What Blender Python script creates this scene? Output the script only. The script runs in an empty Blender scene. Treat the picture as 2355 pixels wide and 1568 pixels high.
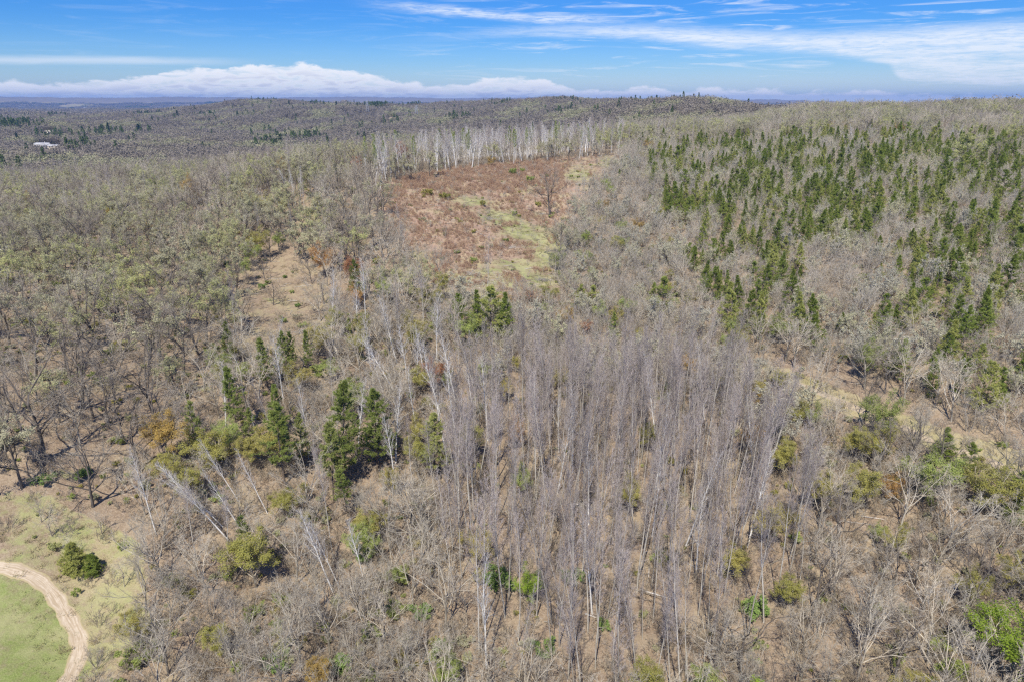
import bpy, math, random
import numpy as np
from mathutils import Vector

S = bpy.context.scene
COL = S.collection
PI = math.pi
R_ = math.radians

# ------------------------------------------------------------------ camera, world, sun, exposure
CAM_Z = 60.0
PITCH = R_(19.2)
FPX = 1570.0                      # focal length in units of a 2354 x 1568 picture
CX, CY = 1177.0, 784.0
cam_d = bpy.data.cameras.new('camera'); cam = bpy.data.objects.new('camera', cam_d); COL.objects.link(cam)
cam.location = (0, 0, CAM_Z); cam.rotation_euler = (PI/2 - PITCH, 0, 0)
cam_d.sensor_width = 36.0; cam_d.lens = 36.0*FPX/2354.0
cam_d.clip_start = 0.5; cam_d.clip_end = 60000
S.camera = cam
SUN_EL, SUN_AZ = R_(54.0), R_(193.0)       # azimuth clockwise from +Y: behind the camera, a little to its left
S.view_settings.view_transform = 'Standard'; S.view_settings.look = 'None'
S.view_settings.gamma = 1.0; S.view_settings.exposure = 0.24
S.view_settings.use_curve_mapping = False
cy = S.cycles
cy.max_bounces = 4; cy.diffuse_bounces = 2; cy.glossy_bounces = 1; cy.transmission_bounces = 2
cy.transparent_max_bounces = 4; cy.volume_bounces = 0
cy.caustics_reflective = False; cy.caustics_refractive = False
cy.use_denoising = False; cy.use_adaptive_sampling = False
S.render.filter_size = 1.3 if hasattr(S.render, 'filter_size') else 1.5
cy.filter_width = 1.3
cy.sample_clamp_indirect = 4.0

sd = bpy.data.lights.new('sun', 'SUN'); sun = bpy.data.objects.new('sun', sd); COL.objects.link(sun)
sd.energy = 5.0; sd.angle = R_(0.55); sd.color = (1.0, 0.94, 0.835)
sdir = Vector((math.sin(SUN_AZ)*math.cos(SUN_EL), math.cos(SUN_AZ)*math.cos(SUN_EL), math.sin(SUN_EL)))
sun.rotation_euler = sdir.to_track_quat('Z', 'Y').to_euler()
sun.location = (0, 0, 300)

def pix_dir(px, py):
    u = (np.asarray(px, float)-CX)/FPX; v = (np.asarray(py, float)-CY)/FPX
    cp, sp = math.cos(PITCH), math.sin(PITCH)
    return u, cp - v*sp, -sp - v*cp

def project(x, y, z):
    cp, sp = math.cos(PITCH), math.sin(PITCH)
    dz = z-CAM_Z
    f = y*cp - dz*sp; up = y*sp + dz*cp
    f = np.where(np.abs(f) < 1e-3, 1e-3, f)
    return CX+FPX*x/f, CY-FPX*up/f, f

class NT:
    """small helper to write shader maths"""
    def __init__(s, tree): s.t = tree; s.n = tree.nodes; s.l = tree.links
    def node(s, typ, **kw):
        n = s.n.new(typ)
        for k, v in kw.items(): setattr(n, k, v)
        return n
    def put(s, sock, v):
        if isinstance(v, bpy.types.NodeSocket): s.l.new(v, sock)
        elif v is not None: sock.default_value = v
    def m(s, op, a, b=None, c=None, clamp=False):
        n = s.node('ShaderNodeMath', operation=op, use_clamp=clamp)
        s.put(n.inputs[0], a)
        if b is not None: s.put(n.inputs[1], b)
        if c is not None: s.put(n.inputs[2], c)
        return n.outputs[0]
    def add(s, a, b): return s.m('ADD', a, b)
    def sub(s, a, b): return s.m('SUBTRACT', a, b)
    def mul(s, a, b, clamp=False): return s.m('MULTIPLY', a, b, clamp=clamp)
    def sm(s, x, a, b, lo=0.0, hi=1.0):
        n = s.node('ShaderNodeMapRange', interpolation_type='SMOOTHSTEP')
        s.put(n.inputs[0], x); s.put(n.inputs[1], a); s.put(n.inputs[2], b); s.put(n.inputs[3], lo); s.put(n.inputs[4], hi)
        return n.outputs[0]
    def mix(s, f, a, b, blend='MIX'):
        n = s.node('ShaderNodeMix', data_type='RGBA', blend_type=blend)
        s.put(n.inputs[0], f)
        for i, v in ((6, a), (7, b)):
            if isinstance(v, (tuple, list)) and len(v) == 3: v = (*v, 1.0)
            s.put(n.inputs[i], v)
        return n.outputs[2]
    def vec(s, x, y, z=0.0):
        n = s.node('ShaderNodeCombineXYZ')
        s.put(n.inputs[0], x); s.put(n.inputs[1], y); s.put(n.inputs[2], z)
        return n.outputs[0]
    def noise(s, v, scale, detail=2.0, rough=0.5, dist=0.0, dim='3D'):
        n = s.node('ShaderNodeTexNoise', noise_dimensions=dim)
        if v is not None: s.put(n.inputs['Vector'], v)
        n.inputs['Scale'].default_value = scale; n.inputs['Detail'].default_value = detail
        n.inputs['Roughness'].default_value = rough; n.inputs['Distortion'].default_value = dist
        return n.outputs[0]
    def curve(s, x, pts):
        n = s.node('ShaderNodeFloatCurve'); c = n.mapping.curves[0]
        pts = sorted(pts)
        c.points[0].location = pts[0]; c.points[1].location = pts[-1]
        for p in pts[1:-1]: c.points.new(*p)
        n.mapping.use_clip = False
        n.mapping.update(); s.put(n.inputs['Value'], x)
        return n.outputs[0]

# ---- sky: daylight sky texture with cirrus streaks and a low bank of cumulus
world = bpy.data.worlds.new('World'); S.world = world; world.use_nodes = True
W = NT(world.node_tree); W.n.clear()
SKY_K = 0.13
sky = W.node('ShaderNodeTexSky', sky_type='NISHITA')
sky.sun_disc = False; sky.sun_elevation = SUN_EL; sky.sun_rotation = SUN_AZ
sky.altitude = 300; sky.air_density = 1.0; sky.dust_density = 0.6; sky.ozone_density = 1.6
hs = W.node('ShaderNodeHueSaturation'); hs.inputs['Saturation'].default_value = 1.25; hs.inputs['Value'].default_value = 0.95
W.l.new(sky.outputs[0], hs.inputs['Color'])
tc = W.node('ShaderNodeTexCoord'); sp = W.node('ShaderNodeSeparateXYZ'); W.l.new(tc.outputs['Generated'], sp.inputs[0])
az = W.mul(W.m('ARCTAN2', sp.outputs[0], sp.outputs[1]), 180/PI)          # degrees, clockwise from straight ahead
el = W.mul(W.m('ARCSINE', sp.outputs[2]), 180/PI)
skyc = W.mix(1.0, hs.outputs[0], W.mix(W.sm(el, 0.0, 6.5), (0.56, 0.72, 1.0), (0.18, 0.47, 0.92)), 'MULTIPLY')
def ang(px, py):
    x, y, z = pix_dir(px, py); return math.degrees(math.atan2(x, y)), math.degrees(math.atan2(z, math.hypot(x, y)))
azn = W.m('ADD', W.mul(az, 1/80.0), 0.5)
def el_curve(pts): return W.mul(W.curve(azn, [(ang(*p)[0]/80+0.5, ang(*p)[1]/10) for p in pts]), 10.0)
sv = W.vec(W.mul(az, 0.16), W.mul(el, 1.5))                              # streaky coordinates
streak = W.noise(sv, 1.6, 4, 0.62, 0.6)
fine = W.noise(W.vec(W.mul(az, 0.5), W.mul(el, 4.5)), 1.7, 4, 0.65, 0.8)
wob = W.mul(W.sub(streak, 0.5), 1.3)
elw = W.add(el, wob)
lo = el_curve([(-100,110),(700,110),(1000,100),(1177,90),(1427,95),(1627,118),(1877,132),(2000,150),(2045,162),(2075,200),(2400,215)])
hi = el_curve([(-100,104),(700,104),(1000,88),(1177,70),(1477,62),(1877,78),(2027,72),(2354,52),(2500,50)])
wedge = W.mul(W.sm(W.sub(W.add(el, W.mul(wob, 0.45)), lo), -0.15, 0.75), W.sm(W.sub(hi, W.add(el, W.mul(wob, 0.9))), -0.5, 0.55))
wedge = W.mul(wedge, W.sm(az, -12.0, 4.0))
wedge = W.mul(W.mul(wedge, W.sm(streak, 0.2, 0.62, 0.35, 1.0)), W.sm(fine, 0.25, 0.6, 0.55, 1.0))
c2 = el_curve([(-100,-60),(600,-25),(720,-2),(900,14),(1050,28),(1250,44),(1400,48),(1700,60),(2354,80)])
band2 = W.mul(W.sm(W.m('ABSOLUTE', W.sub(W.add(el, W.mul(wob, 0.5)), c2)), 0.55, 0.0), W.mul(W.sm(az, -13, -4), W.sm(az, 12, 3)))
band2 = W.mul(band2, W.sm(fine, 0.3, 0.65, 0.25, 0.8))
c3 = el_curve([(-100,138),(250,140),(480,143),(700,146),(1200,150),(2354,150)])
band3 = W.mul(W.mul(W.sm(W.m('ABSOLUTE', W.sub(W.add(el, W.mul(wob, 0.22)), c3)), 0.42, 0.0), W.sm(az, -17, -28)), 0.6)
general = W.mul(W.sm(W.noise(W.vec(W.mul(az, 0.09), W.mul(el, 1.1), 3.7), 1.5, 5, 0.66, 0.9), 0.5, 0.75), W.sm(az, -14, 8, 0.12, 0.75))
hz = W.mul(W.sm(W.add(el, W.mul(wob, 0.3)), 3.2, 0.0), W.sm(az, -30, 30, 0.25, 0.5))
cirrus = W.m('MAXIMUM', W.m('MAXIMUM', W.m('MAXIMUM', wedge, band2), W.m('MAXIMUM', band3, general)), hz)
top = W.sub(el_curve([(-100,180),(0,178),(90,182),(200,180),(330,166),(450,153),(620,146),(700,142),(790,154),(860,166),(960,186),(1040,191),(1090,182),(1130,174),(1180,172),(1260,180),(1310,197),(1380,201),(1500,193),(1560,205),(1620,197),(1690,205),(1780,201),(1850,209),(2000,202),(2060,208),(2354,216),(2500,222)]), 0.06)
cv = W.vec(W.mul(az, 1.0), W.mul(el, 2.6))
puff = W.noise(cv, 0.55, 5, 0.58, 0.3)
puff2 = W.noise(W.vec(W.mul(az, 0.5), W.mul(el, 2.4), 9.1), 1.1, 3, 0.55, 0.5)
cum = W.sm(W.add(W.sub(top, el), W.mul(W.sub(puff, 0.56), 1.35)), 0.0, 0.26)
hole = W.sm(puff2, 0.30, 0.52, 0.55, 1.0)
cum = W.mul(cum, hole)
shade = W.mul(W.sm(puff2, 0.42, 0.66), W.sm(W.sub(top, el), 0.2, 1.2))
ccol = W.mix(shade, (0.91/SKY_K, 0.915/SKY_K, 0.93/SKY_K), (0.66/SKY_K, 0.68/SKY_K, 0.76/SKY_K))
col = W.mix(W.mul(cirrus, 0.92), skyc, (0.80/SKY_K, 0.85/SKY_K, 0.91/SKY_K))
col = W.mix(W.mul(cum, 0.95), col, ccol)
bg = W.node('ShaderNodeBackground'); bg.inputs['Strength'].default_value = SKY_K
wo = W.node('ShaderNodeOutputWorld'); W.l.new(col, bg.inputs['Color']); W.l.new(bg.outputs[0], wo.inputs['Surface'])
world.cycles.sampling_method = 'NONE'

# ------------------------------------------------------------------ helpers: materials, objects, tags
def tag(o, label=None, cat=None, group=None, kind=None):
    if label: o['label'] = label
    if cat: o['category'] = cat
    if group: o['group'] = group
    if kind: o['kind'] = kind
    return o

def new_mesh(name, V, quads=None, tris=None, mats=(), mat_q=None, mat_t=None, smooth=False):
    me = bpy.data.meshes.new(name)
    V = np.asarray(V, np.float32).reshape(-1, 3)
    q = np.zeros((0, 4), np.int32) if quads is None else np.asarray(quads, np.int32).reshape(-1, 4)
    t = np.zeros((0, 3), np.int32) if tris is None else np.asarray(tris, np.int32).reshape(-1, 3)
    me.vertices.add(len(V)); me.vertices.foreach_set('co', V.ravel())
    me.loops.add(q.size+t.size); me.loops.foreach_set('vertex_index', np.concatenate([q.ravel(), t.ravel()]))
    me.polygons.add(len(q)+len(t))
    st = np.concatenate([np.arange(len(q))*4, q.size+np.arange(len(t))*3]).astype(np.int32)
    me.polygons.foreach_set('loop_start', st)
    for m in mats: me.materials.append(m)
    if mat_q is not None or mat_t is not None:
        mi = np.concatenate([np.zeros(len(q), np.int32) if mat_q is None else mat_q, np.zeros(len(t), np.int32) if mat_t is None else mat_t])
        me.polygons.foreach_set('material_index', mi.astype(np.int32))
    if smooth: me.polygons.foreach_set('use_smooth', np.ones(len(q)+len(t), bool))
    me.update(calc_edges=True)
    return me

def obj(name, me, parent=None, loc=None):
    o = bpy.data.objects.new(name, me); COL.objects.link(o)
    if parent: o.parent = parent
    if loc is not None: o.location = loc
    return o

def empty(name, loc=(0, 0, 0), rot=(0, 0, 0), scl=(1, 1, 1)):
    o = bpy.data.objects.new(name, None); COL.objects.link(o)
    o.location = loc; o.rotation_euler = rot; o.scale = scl; o.empty_display_size = 0.5
    return o

MATS = {}
def base_mat(name):
    m = bpy.data.materials.new(name); m.use_nodes = True
    t = NT(m.node_tree); t.n.clear()
    out = t.node('ShaderNodeOutputMaterial'); MATS[name] = m
    return m, t, out

def leaf_mat(name, c1, c2, c3=None, trans=0.35, var=0.35):
    """foliage: colour varies from leaf to leaf and from tree to tree; thin leaves let light through"""
    m, t, out = base_mat(name)
    oi = t.node('ShaderNodeObjectInfo'); ge = t.node('ShaderNodeNewGeometry')
    f = ge.outputs['Random Per Island']
    c = t.mix(f, c1, c2)
    if c3: c = t.mix(t.sm(oi.outputs['Random'], 0.35, 1.0), c, c3)
    v = t.m('ADD', t.mul(oi.outputs['Random'], var), 1-var*.5)
    hsv = t.node('ShaderNodeHueSaturation'); t.put(hsv.inputs['Color'], c); t.put(hsv.inputs['Value'], v)
    d = t.node('ShaderNodeBsdfDiffuse'); t.put(d.inputs['Color'], hsv.outputs[0])
    tr = t.node('ShaderNodeBsdfTranslucent'); t.put(tr.inputs['Color'], hsv.outputs[0])
    mx = t.node('ShaderNodeMixShader'); mx.inputs[0].default_value = trans
    t.l.new(d.outputs[0], mx.inputs[1]); t.l.new(tr.outputs[0], mx.inputs[2]); t.l.new(mx.outputs[0], out.inputs[0])
    return m

def bark_mat(name, c1, c2, scale=3.0, var=0.35, c3=None, zs=0.35):
    m, t, out = base_mat(name)
    oi = t.node('ShaderNodeObjectInfo'); tc = t.node('ShaderNodeTexCoord')
    mp = t.node('ShaderNodeMapping'); mp.inputs['Scale'].default_value = (1, 1, zs); t.l.new(tc.outputs['Object'], mp.inputs[0])
    n = t.noise(mp.outputs[0], scale, 3, 0.6)
    c = t.mix(t.sm(n, 0.32, 0.68), c1, c2)
    if c3: c = t.mix(t.mul(oi.outputs['Random'], 0.9), c, t.mix(t.sm(n, 0.3, 0.7), c3, c2))
    v = t.m('ADD', t.mul(oi.outputs['Random'], var), 1-var*0.5)
    hsv = t.node('ShaderNodeHueSaturation'); t.put(hsv.inputs['Color'], c); t.put(hsv.inputs['Value'], v)
    d = t.node('ShaderNodeBsdfDiffuse'); t.put(d.inputs['Color'], hsv.outputs[0]); t.l.new(d.outputs[0], out.inputs[0])
    return m

bark_mat('aspen_bark', (0.40,0.37,0.31), (0.57,0.53,0.455), 1.2)
bark_mat('aspen_twig', (0.37,0.315,0.285), (0.455,0.40,0.365), 0.8, 0.5)
bark_mat('oak_bark', (0.10,0.085,0.072), (0.19,0.165,0.14), 2.0, 0.4)
bark_mat('oak_twig', (0.35,0.295,0.23), (0.43,0.37,0.295), 0.7, 0.45, (0.41,0.37,0.29))
bark_mat('gray_bark', (0.22,0.195,0.155), (0.42,0.38,0.31), 1.6, 0.4)
bark_mat('gray_twig', (0.44,0.39,0.31), (0.55,0.50,0.40), 0.7, 0.5, (0.40,0.34,0.26))
bark_mat('scrub_twig', (0.42,0.375,0.31), (0.51,0.46,0.385), 0.7, 0.4, (0.48,0.435,0.33))
bark_mat('birch_bark', (0.78,0.76,0.72), (0.70,0.68,0.63), 1.2, 0.2)
bark_mat('birch_twig', (0.55,0.51,0.47), (0.44,0.38,0.34), 0.8, 0.2)
bark_mat('pine_bark', (0.14,0.11,0.085), (0.24,0.19,0.15), 2.0)
bark_mat('red_twig', (0.43,0.25,0.175), (0.50,0.35,0.25), 0.25, 0.4, (0.47,0.36,0.22))
bark_mat('brush_twig', (0.37,0.315,0.235), (0.46,0.40,0.305), 0.6, 0.5, (0.32,0.255,0.18))
bark_mat('log_wood', (0.55,0.51,0.46), (0.40,0.36,0.31), 2.0, 0.4)
bark_mat('old_log_wood', (0.17,0.135,0.10), (0.26,0.21,0.16), 2.0, 0.3)
leaf_mat('bud_leaf', (0.47,0.45,0.275), (0.58,0.56,0.38), (0.46,0.47,0.20))
leaf_mat('silver_leaf', (0.54,0.515,0.40), (0.64,0.615,0.49), (0.52,0.505,0.32))
leaf_mat('olive_leaf', (0.40,0.385,0.095), (0.52,0.50,0.16), (0.44,0.38,0.13), 0.45)
leaf_mat('spring_leaf', (0.35,0.41,0.11), (0.45,0.51,0.17), None, 0.45)
leaf_mat('lime_leaf', (0.30,0.42,0.05), (0.42,0.55,0.085), None, 0.5)
leaf_mat('ochre_leaf', (0.56,0.37,0.11), (0.58,0.45,0.15), (0.54,0.33,0.13), 0.45)
leaf_mat('rust_leaf', (0.50,0.22,0.11), (0.55,0.32,0.17), None, 0.45)
leaf_mat('green_leaf', (0.19,0.29,0.075), (0.29,0.39,0.12))
leaf_mat('pine_needle', (0.24,0.31,0.06), (0.41,0.49,0.12), (0.42,0.43,0.14), 0.45, 0.5)
leaf_mat('tall_pine_needle', (0.25,0.31,0.075), (0.41,0.47,0.14), (0.40,0.41,0.15), 0.45, 0.5)
leaf_mat('dark_pine_needle', (0.05,0.09,0.03), (0.09,0.14,0.045), None, 0.2)
leaf_mat('dry_grass', (0.42,0.345,0.21), (0.52,0.44,0.285))
leaf_mat('green_grass', (0.25,0.26,0.10), (0.35,0.345,0.16))
leaf_mat('far_bare', (0.30,0.26,0.205), (0.34,0.295,0.235), (0.325,0.295,0.205), 0.3, 0.18)
leaf_mat('far_pale', (0.36,0.345,0.205), (0.41,0.395,0.25), None, 0.3, 0.25)
leaf_mat('far_dark', (0.25,0.22,0.175), (0.30,0.265,0.21), (0.27,0.235,0.19), 0.3, 0.25)
leaf_mat('far_pine', (0.09,0.13,0.045), (0.14,0.185,0.065), None, 0.2)

# ------------------------------------------------------------------ terrain: a hill that climbs away, a valley, far ridges
CTRL = []                                            # (azimuth, log range, height)
def c_pix(px, py, r):
    x, y, z = pix_dir(px, py); h = math.hypot(x, y)
    CTRL.append((math.atan2(x, y), math.log(r), CAM_Z + z/h*r))
for px, py, r in [(1177,780,140),(1200,640,176),(1262,500,230),(1100,385,285),(860,420,250),(1400,350,330),(1000,500,215),(1380,440,250),
                  (2000,1000,112),(2200,880,128),(2000,700,155),(2000,480,240),(2000,350,360),(2354,350,370),(2354,700,165),(2354,480,245),
                  (2100,310,450),(1650,400,300),(1700,560,205),(1500,720,158),(380,870,130),(650,650,182),(200,700,172),(0,600,215),(300,480,290),
                  (650,430,262),(640,850,128),(0,900,126),(1177,1000,110)]:
    c_pix(px, py, r)
for a, r, z in [(-38,35,0),(0,35,0),(38,35,0),(-38,60,0),(-20,60,0),(0,60,0),(20,60,.5),(38,60,1),(-38,85,0),(-20,85,1.2),(0,85,2),(20,85,2),(38,85,3),
                (-55,100,1),(-55,200,8),(55,100,5),(55,200,18),(55,360,34),(-55,420,10),
                (-35,400,18),(-35,470,13),(-35,560,1),(-35,700,-2),(-35,870,1),(-35,1500,9),(-35,2500,10),(-28,900,0),(-28,1400,6),(-28,2300,16),
                (-22,420,20),(-22,490,14),(-22,590,3),(-22,760,-1),(-22,1200,4),(-22,2200,44),(-22,3200,11),(-15,400,23),(-15,480,18),(-15,620,5),(-15,800,3),(-15,1300,8),(-15,2000,48),(-15,3200,11),
                (-8,420,25),(-8,560,12),(-8,720,6),(-8,1100,8),(-8,1600,30),(-8,2100,42),(-8,3200,11),(0,330,35),(0,450,27),(0,700,14),(0,1000,15),(0,1700,52),(0,3000,14),
                (10,400,38),(10,550,36),(10,800,34),(10,1300,54),(10,2200,25),(16,450,40),(16,700,36),(16,1000,51),(16,1600,25),
                (22,520,42),(22,680,50),(22,950,34),(22,1600,20),(35,520,42),(35,680,52),(35,950,36),(35,1600,20),(55,680,48),(55,1600,20),
                (-36,5000,9),(-18,5000,9),(0,5000,9),(18,5000,10),(36,5000,10),(55,5000,10),(-55,5000,10),(-55,1500,10),
                (-36,7600,10),(-18,7600,10),(0,7600,14),(18,7600,14),(36,7600,14),(-55,8500,20),(55,8500,20),
                (-36,9300,80),(-18,9300,74),(0,9300,80),(14,9300,60),(22,9300,45),(36,9300,20),
                (-36,11500,132),(-25,11500,122),(-12,11500,132),(0,11500,128),(8,11500,122),(13,11500,112),(16,11500,90),(20,11500,94),(25,11500,62),(36,11500,40),(-55,11500,130),(55,11500,60),
                (-36,14500,118),(0,14500,118),(20,14500,70),(36,14500,40)]:
    CTRL.append((R_(a), math.log(r), z))
CT = np.array(CTRL); KA = 2.2
_cx = np.stack([CT[:, 0]*KA, CT[:, 1]], 1)
def _phi(d2): return 0.5*d2*np.log(np.maximum(d2, 1e-12))
_n = len(CT); _A = np.zeros((_n+3, _n+3))
_A[:_n, :_n] = _phi(((_cx[:, None]-_cx[None])**2).sum(-1)) + 0.003*np.eye(_n)
_A[:_n, _n:] = np.concatenate([np.ones((_n, 1)), _cx], 1); _A[_n:, :_n] = _A[:_n, _n:].T
_wts = np.linalg.solve(_A, np.concatenate([CT[:, 2], np.zeros(3)]))
def HT(x, y):
    x = np.asarray(x, float); y = np.asarray(y, float); sh = x.shape; x = x.ravel(); y = y.ravel()
    r = np.hypot(x, y); a = np.arctan2(x, y)
    ac = np.clip(a, R_(-58), R_(58)); rc = np.clip(r, 36, 14500)
    q = np.stack([ac*KA, np.log(rc)], 1); z = np.empty(len(x))
    for i in range(0, len(x), 20000):
        d2 = ((q[i:i+20000, None]-_cx[None])**2).sum(-1)
        z[i:i+20000] = _phi(d2)@_wts[:_n] + _wts[_n] + q[i:i+20000]@_wts[_n+1:]
    # gentle humps everywhere, larger ones far off
    z += 0.35*np.sin(x*.13+1.3*np.sin(y*.05))*np.cos(y*.11+x*.03) + 0.16*np.sin(x*.41+y*.2)*np.sin(y*.37-x*.1)
    k = np.clip((r-500)/900, 0, 1)
    z += k*(7.5*np.sin(x*.0105+.8*np.sin(y*.006))*np.sin(y*.0085+.4) + 3.5*np.sin(x*.027+y*.011)*np.cos(y*.023))
    k = np.clip((r-6500)/3000, 0, 1)
    z += k*(7*np.sin(x*.0021+1.1*np.sin(y*.0011))+4*np.sin(x*.0063+y*.002)+2.2*np.sin(x*.0151-y*.004)+3.0*np.sin(x*.031+y*.006)*np.sin(y*.009))
    back = np.clip((np.abs(a)-R_(62))/R_(60), 0, 1); z = z*(1-back) + 2.0*back
    return z.reshape(sh)
def gz(x, y): return float(HT(np.array([x]), np.array([y]))[0])
def ground(px, py):
    """the point of the terrain under a place in the photograph"""
    dx, dy, dz = (float(v) for v in pix_dir(px, py)); h = math.hypot(dx, dy)
    rr = np.geomspace(36, 14000, 900); x = dx/h*rr; y = dy/h*rr; z = CAM_Z+dz/h*rr
    b = np.nonzero(HT(x, y) >= z)[0]
    if len(b) == 0: i = 899
    else: i = max(b[0], 1)
    r0, r1 = rr[i-1], rr[i]
    rr = np.linspace(r0, r1, 40); x = dx/h*rr; y = dy/h*rr; z = CAM_Z+dz/h*rr
    b = np.nonzero(HT(x, y) >= z)[0]; j = b[0] if len(b) else 39
    return np.array([x[j], y[j], gz(x[j], y[j])])

def in_poly(px, py, poly):
    ins = np.zeros(np.shape(px), bool); n = len(poly)
    for i in range(n):
        x0, y0 = poly[i]; x1, y1 = poly[(i+1) % n]
        if y0 == y1: continue
        c = ((y0 > py) != (y1 > py)) & (px < (x1-x0)*(py-y0)/(y1-y0)+x0)
        ins ^= c
    return ins

# plan of the land: outlines of its zones, traced on the ground
ZP = {
 'field': [(-500,1295),(0,1295),(60,1312),(110,1345),(150,1400),(190,1460),(195,1510),(160,1580),(90,1750),(-500,1750)],
 'lane': [(1140,925),(1176,925),(1188,1100),(1186,1290),(1138,1300),(1150,1100)],
 'meadow': [(-600,1125),(100,1135),(330,1250),(345,1420),(280,1560),(200,1800),(-600,1800)],
 'bald': [(520,700),(560,640),(640,595),(740,610),(770,680),(745,760),(700,830),(640,870),(590,860),(540,800)],
 'clearing': [(865,440),(930,412),(1000,398),(1120,383),(1250,372),(1350,362),(1430,352),(1425,380),(1380,410),(1345,460),(1310,520),(1285,580),(1270,640),(1285,690),(1200,700),(1080,690),(985,650),(930,590),(885,520)],
 'birchline': [(838,445),(865,438),(930,410),(1000,396),(1120,381),(1250,370),(1350,360),(1430,350),(1430,338),(1250,352),(1120,362),(1000,374),(900,392),(838,410)],
 'strip': [(1745,835),(1830,852),(2010,925),(2200,995),(2420,1050),(2700,1090),(2700,1190),(2354,1120),(2200,1062),(2080,1010),(1980,968),(1850,920),(1770,880)],
 'oakhill': [(-900,560),(420,560),(560,640),(520,700),(530,800),(480,880),(430,1010),(340,1250),(100,1135),(-900,1125)],
 'mix': [(480,880),(530,800),(590,860),(640,870),(700,830),(745,760),(860,705),(1060,712),(1062,930),(1045,1000),(1000,1250),(860,1340),(560,1330),(345,1300),(340,1250),(430,1010)],
 'aspen': [(1040,1000),(1120,940),(1300,915),(1500,920),(1650,965),(1790,1060),(1870,1180),(1850,1330),(1720,1480),(1560,1640),(1150,1640),(1060,1450),(985,1290),(1000,1200)],
 'pines': [(1470,350),(1900,318),(2354,336),(2900,350),(2900,1000),(2420,1000),(2354,985),(2180,935),(2010,870),(1830,800),(1700,770),(1640,740),(1560,600),(1500,450)],
 'scrub': [(1430,352),(1470,350),(1500,450),(1560,600),(1640,740),(1700,770),(1760,850),(1850,930),(1980,980),(1950,1090),(1870,1180),(1790,1060),(1650,965),(1500,920),(1300,915),(1120,940),(1045,1000),(1062,930),(1060,712),(1200,700),(1285,690),(1270,640),(1310,520),(1380,410)],
 'rightwood': [(1980,968),(2080,1010),(2200,1062),(2354,1120),(2700,1190),(3200,1400),(3200,2600),(1560,2600),(1560,1640),(1720,1480),(1850,1330),(1870,1180),(1950,1090)],
 'frontwood': [(345,1300),(560,1330),(860,1340),(985,1270),(1060,1450),(1150,1640),(1560,1640),(1560,2600),(100,2600),(200,1800),(280,1560),(345,1420)],
}
ZORDER = ['field','lane','strip','clearing','birchline','bald','meadow','aspen','oakhill','mix','pines','scrub','rightwood','frontwood']
def zones(x, y, jit=None):
    z = HT(x, y); px, py, f = project(x, y, z)
    if jit is not None: px = px+jit[0]; py = py+jit[1]
    out = np.full(len(x), -1); 
    for i, k in enumerate(ZORDER):
        m = (out < 0) & (f > 1) & in_poly(px, py, ZP[k]); out[m] = i
    out[(out < 0) & (py > 1560)] = ZORDER.index('frontwood')
    out[f <= 1] = ZORDER.index('frontwood')
    return out, px, py, z

# the ground sheet: fine near by, coarser to the horizon
fa = np.radians(np.arange(-52, 52.01, 0.25)); sa = np.radians(np.arange(56, 304.01, 4.0))
AZS = np.concatenate([fa, sa]); 
RS = np.concatenate([[0.5, 8, 16, 24, 30], np.geomspace(35, 420, 400), np.geomspace(426, 14500, 230)])
AA, RR = np.meshgrid(AZS, RS); TX = RR*np.sin(AA); TY = RR*np.cos(AA)
TZ = HT(TX, TY)
na, nr = len(AZS), len(RS)
ii = np.arange(nr-1)[:, None]*na; jj = np.arange(na)[None]; jn = (jj+1) % na
quads = np.stack([ii+jj, ii+jn, ii+na+jn, ii+na+jj], -1).reshape(-1, 4)[:, ::-1]
def fbm(x, y, s, seed=0, oct=4):
    v = np.zeros_like(x); a = 1.0; tot = 0
    rg = np.random.RandomState(seed)
    for o in range(oct):
        for _ in range(3):
            t = rg.rand()*2*PI; k = 2*PI/s*(1.9**o)*(0.7+0.6*rg.rand()); ph = rg.rand()*7
            v += a*np.sin((x*math.cos(t)+y*math.sin(t))*k+ph+1.7*np.sin((y*math.cos(t)-x*math.sin(t))*k*.6+ph*2)); tot += a*.7
        a *= 0.6
    return v/tot
vx, vy = TX.ravel(), TY.ravel(); vr = np.hypot(vx, vy)
nj = fbm(vx, vy, 14, 3)
nk = fbm(vx, vy, 5, 4)
zn, vpx, vpy, vz = zones(vx, vy, (nj*16+nk*8, nj*9+nk*5))
cov = np.zeros((len(vx), 4), np.float32)             # green turf, red-brown brush floor, dry tan grass, bare sand
n1 = fbm(vx, vy, 9, 11); n2 = fbm(vx, vy, 22, 12); n3 = fbm(vx, vy, 5, 13)
Z = {k: zn == i for i, k in enumerate(ZORDER)}
def blob(cx, cyy, rx, ry, soft=0.8):
    d = np.sqrt(((vpx-cx)/rx)**2+((vpy-cyy)/ry)**2) + n1*0.25+n3*.15
    return np.clip((1-d)/soft, 0, 1)
cov[:, 2] = np.where(Z['meadow'], 0.62+0.3*n2, 0); cov[:, 2] = np.where(Z['strip'], 0.85, cov[:, 2]); cov[:, 2] = np.where(Z['bald'], 0.35, cov[:, 2])
cov[:, 2] = np.where(Z['oakhill'], np.clip(n2*.5-.05, 0, .4), cov[:, 2])
cov[:, 0] = np.where(Z['field'], 0.72+0.28*n2, 0)
cov[:, 2] = np.where(Z['field'], 0.25-0.5*n2, cov[:, 2])
cov[:, 0] = np.where(Z['meadow'], np.clip(.40+n1*.42, 0, .75), cov[:, 0])
cov[:, 1] = np.where(Z['clearing'], 0.8, 0); cov[:, 2] = np.where(Z['clearing'], 0.3+.3*n1, cov[:, 2])
gb = np.zeros(len(vx))
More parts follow.
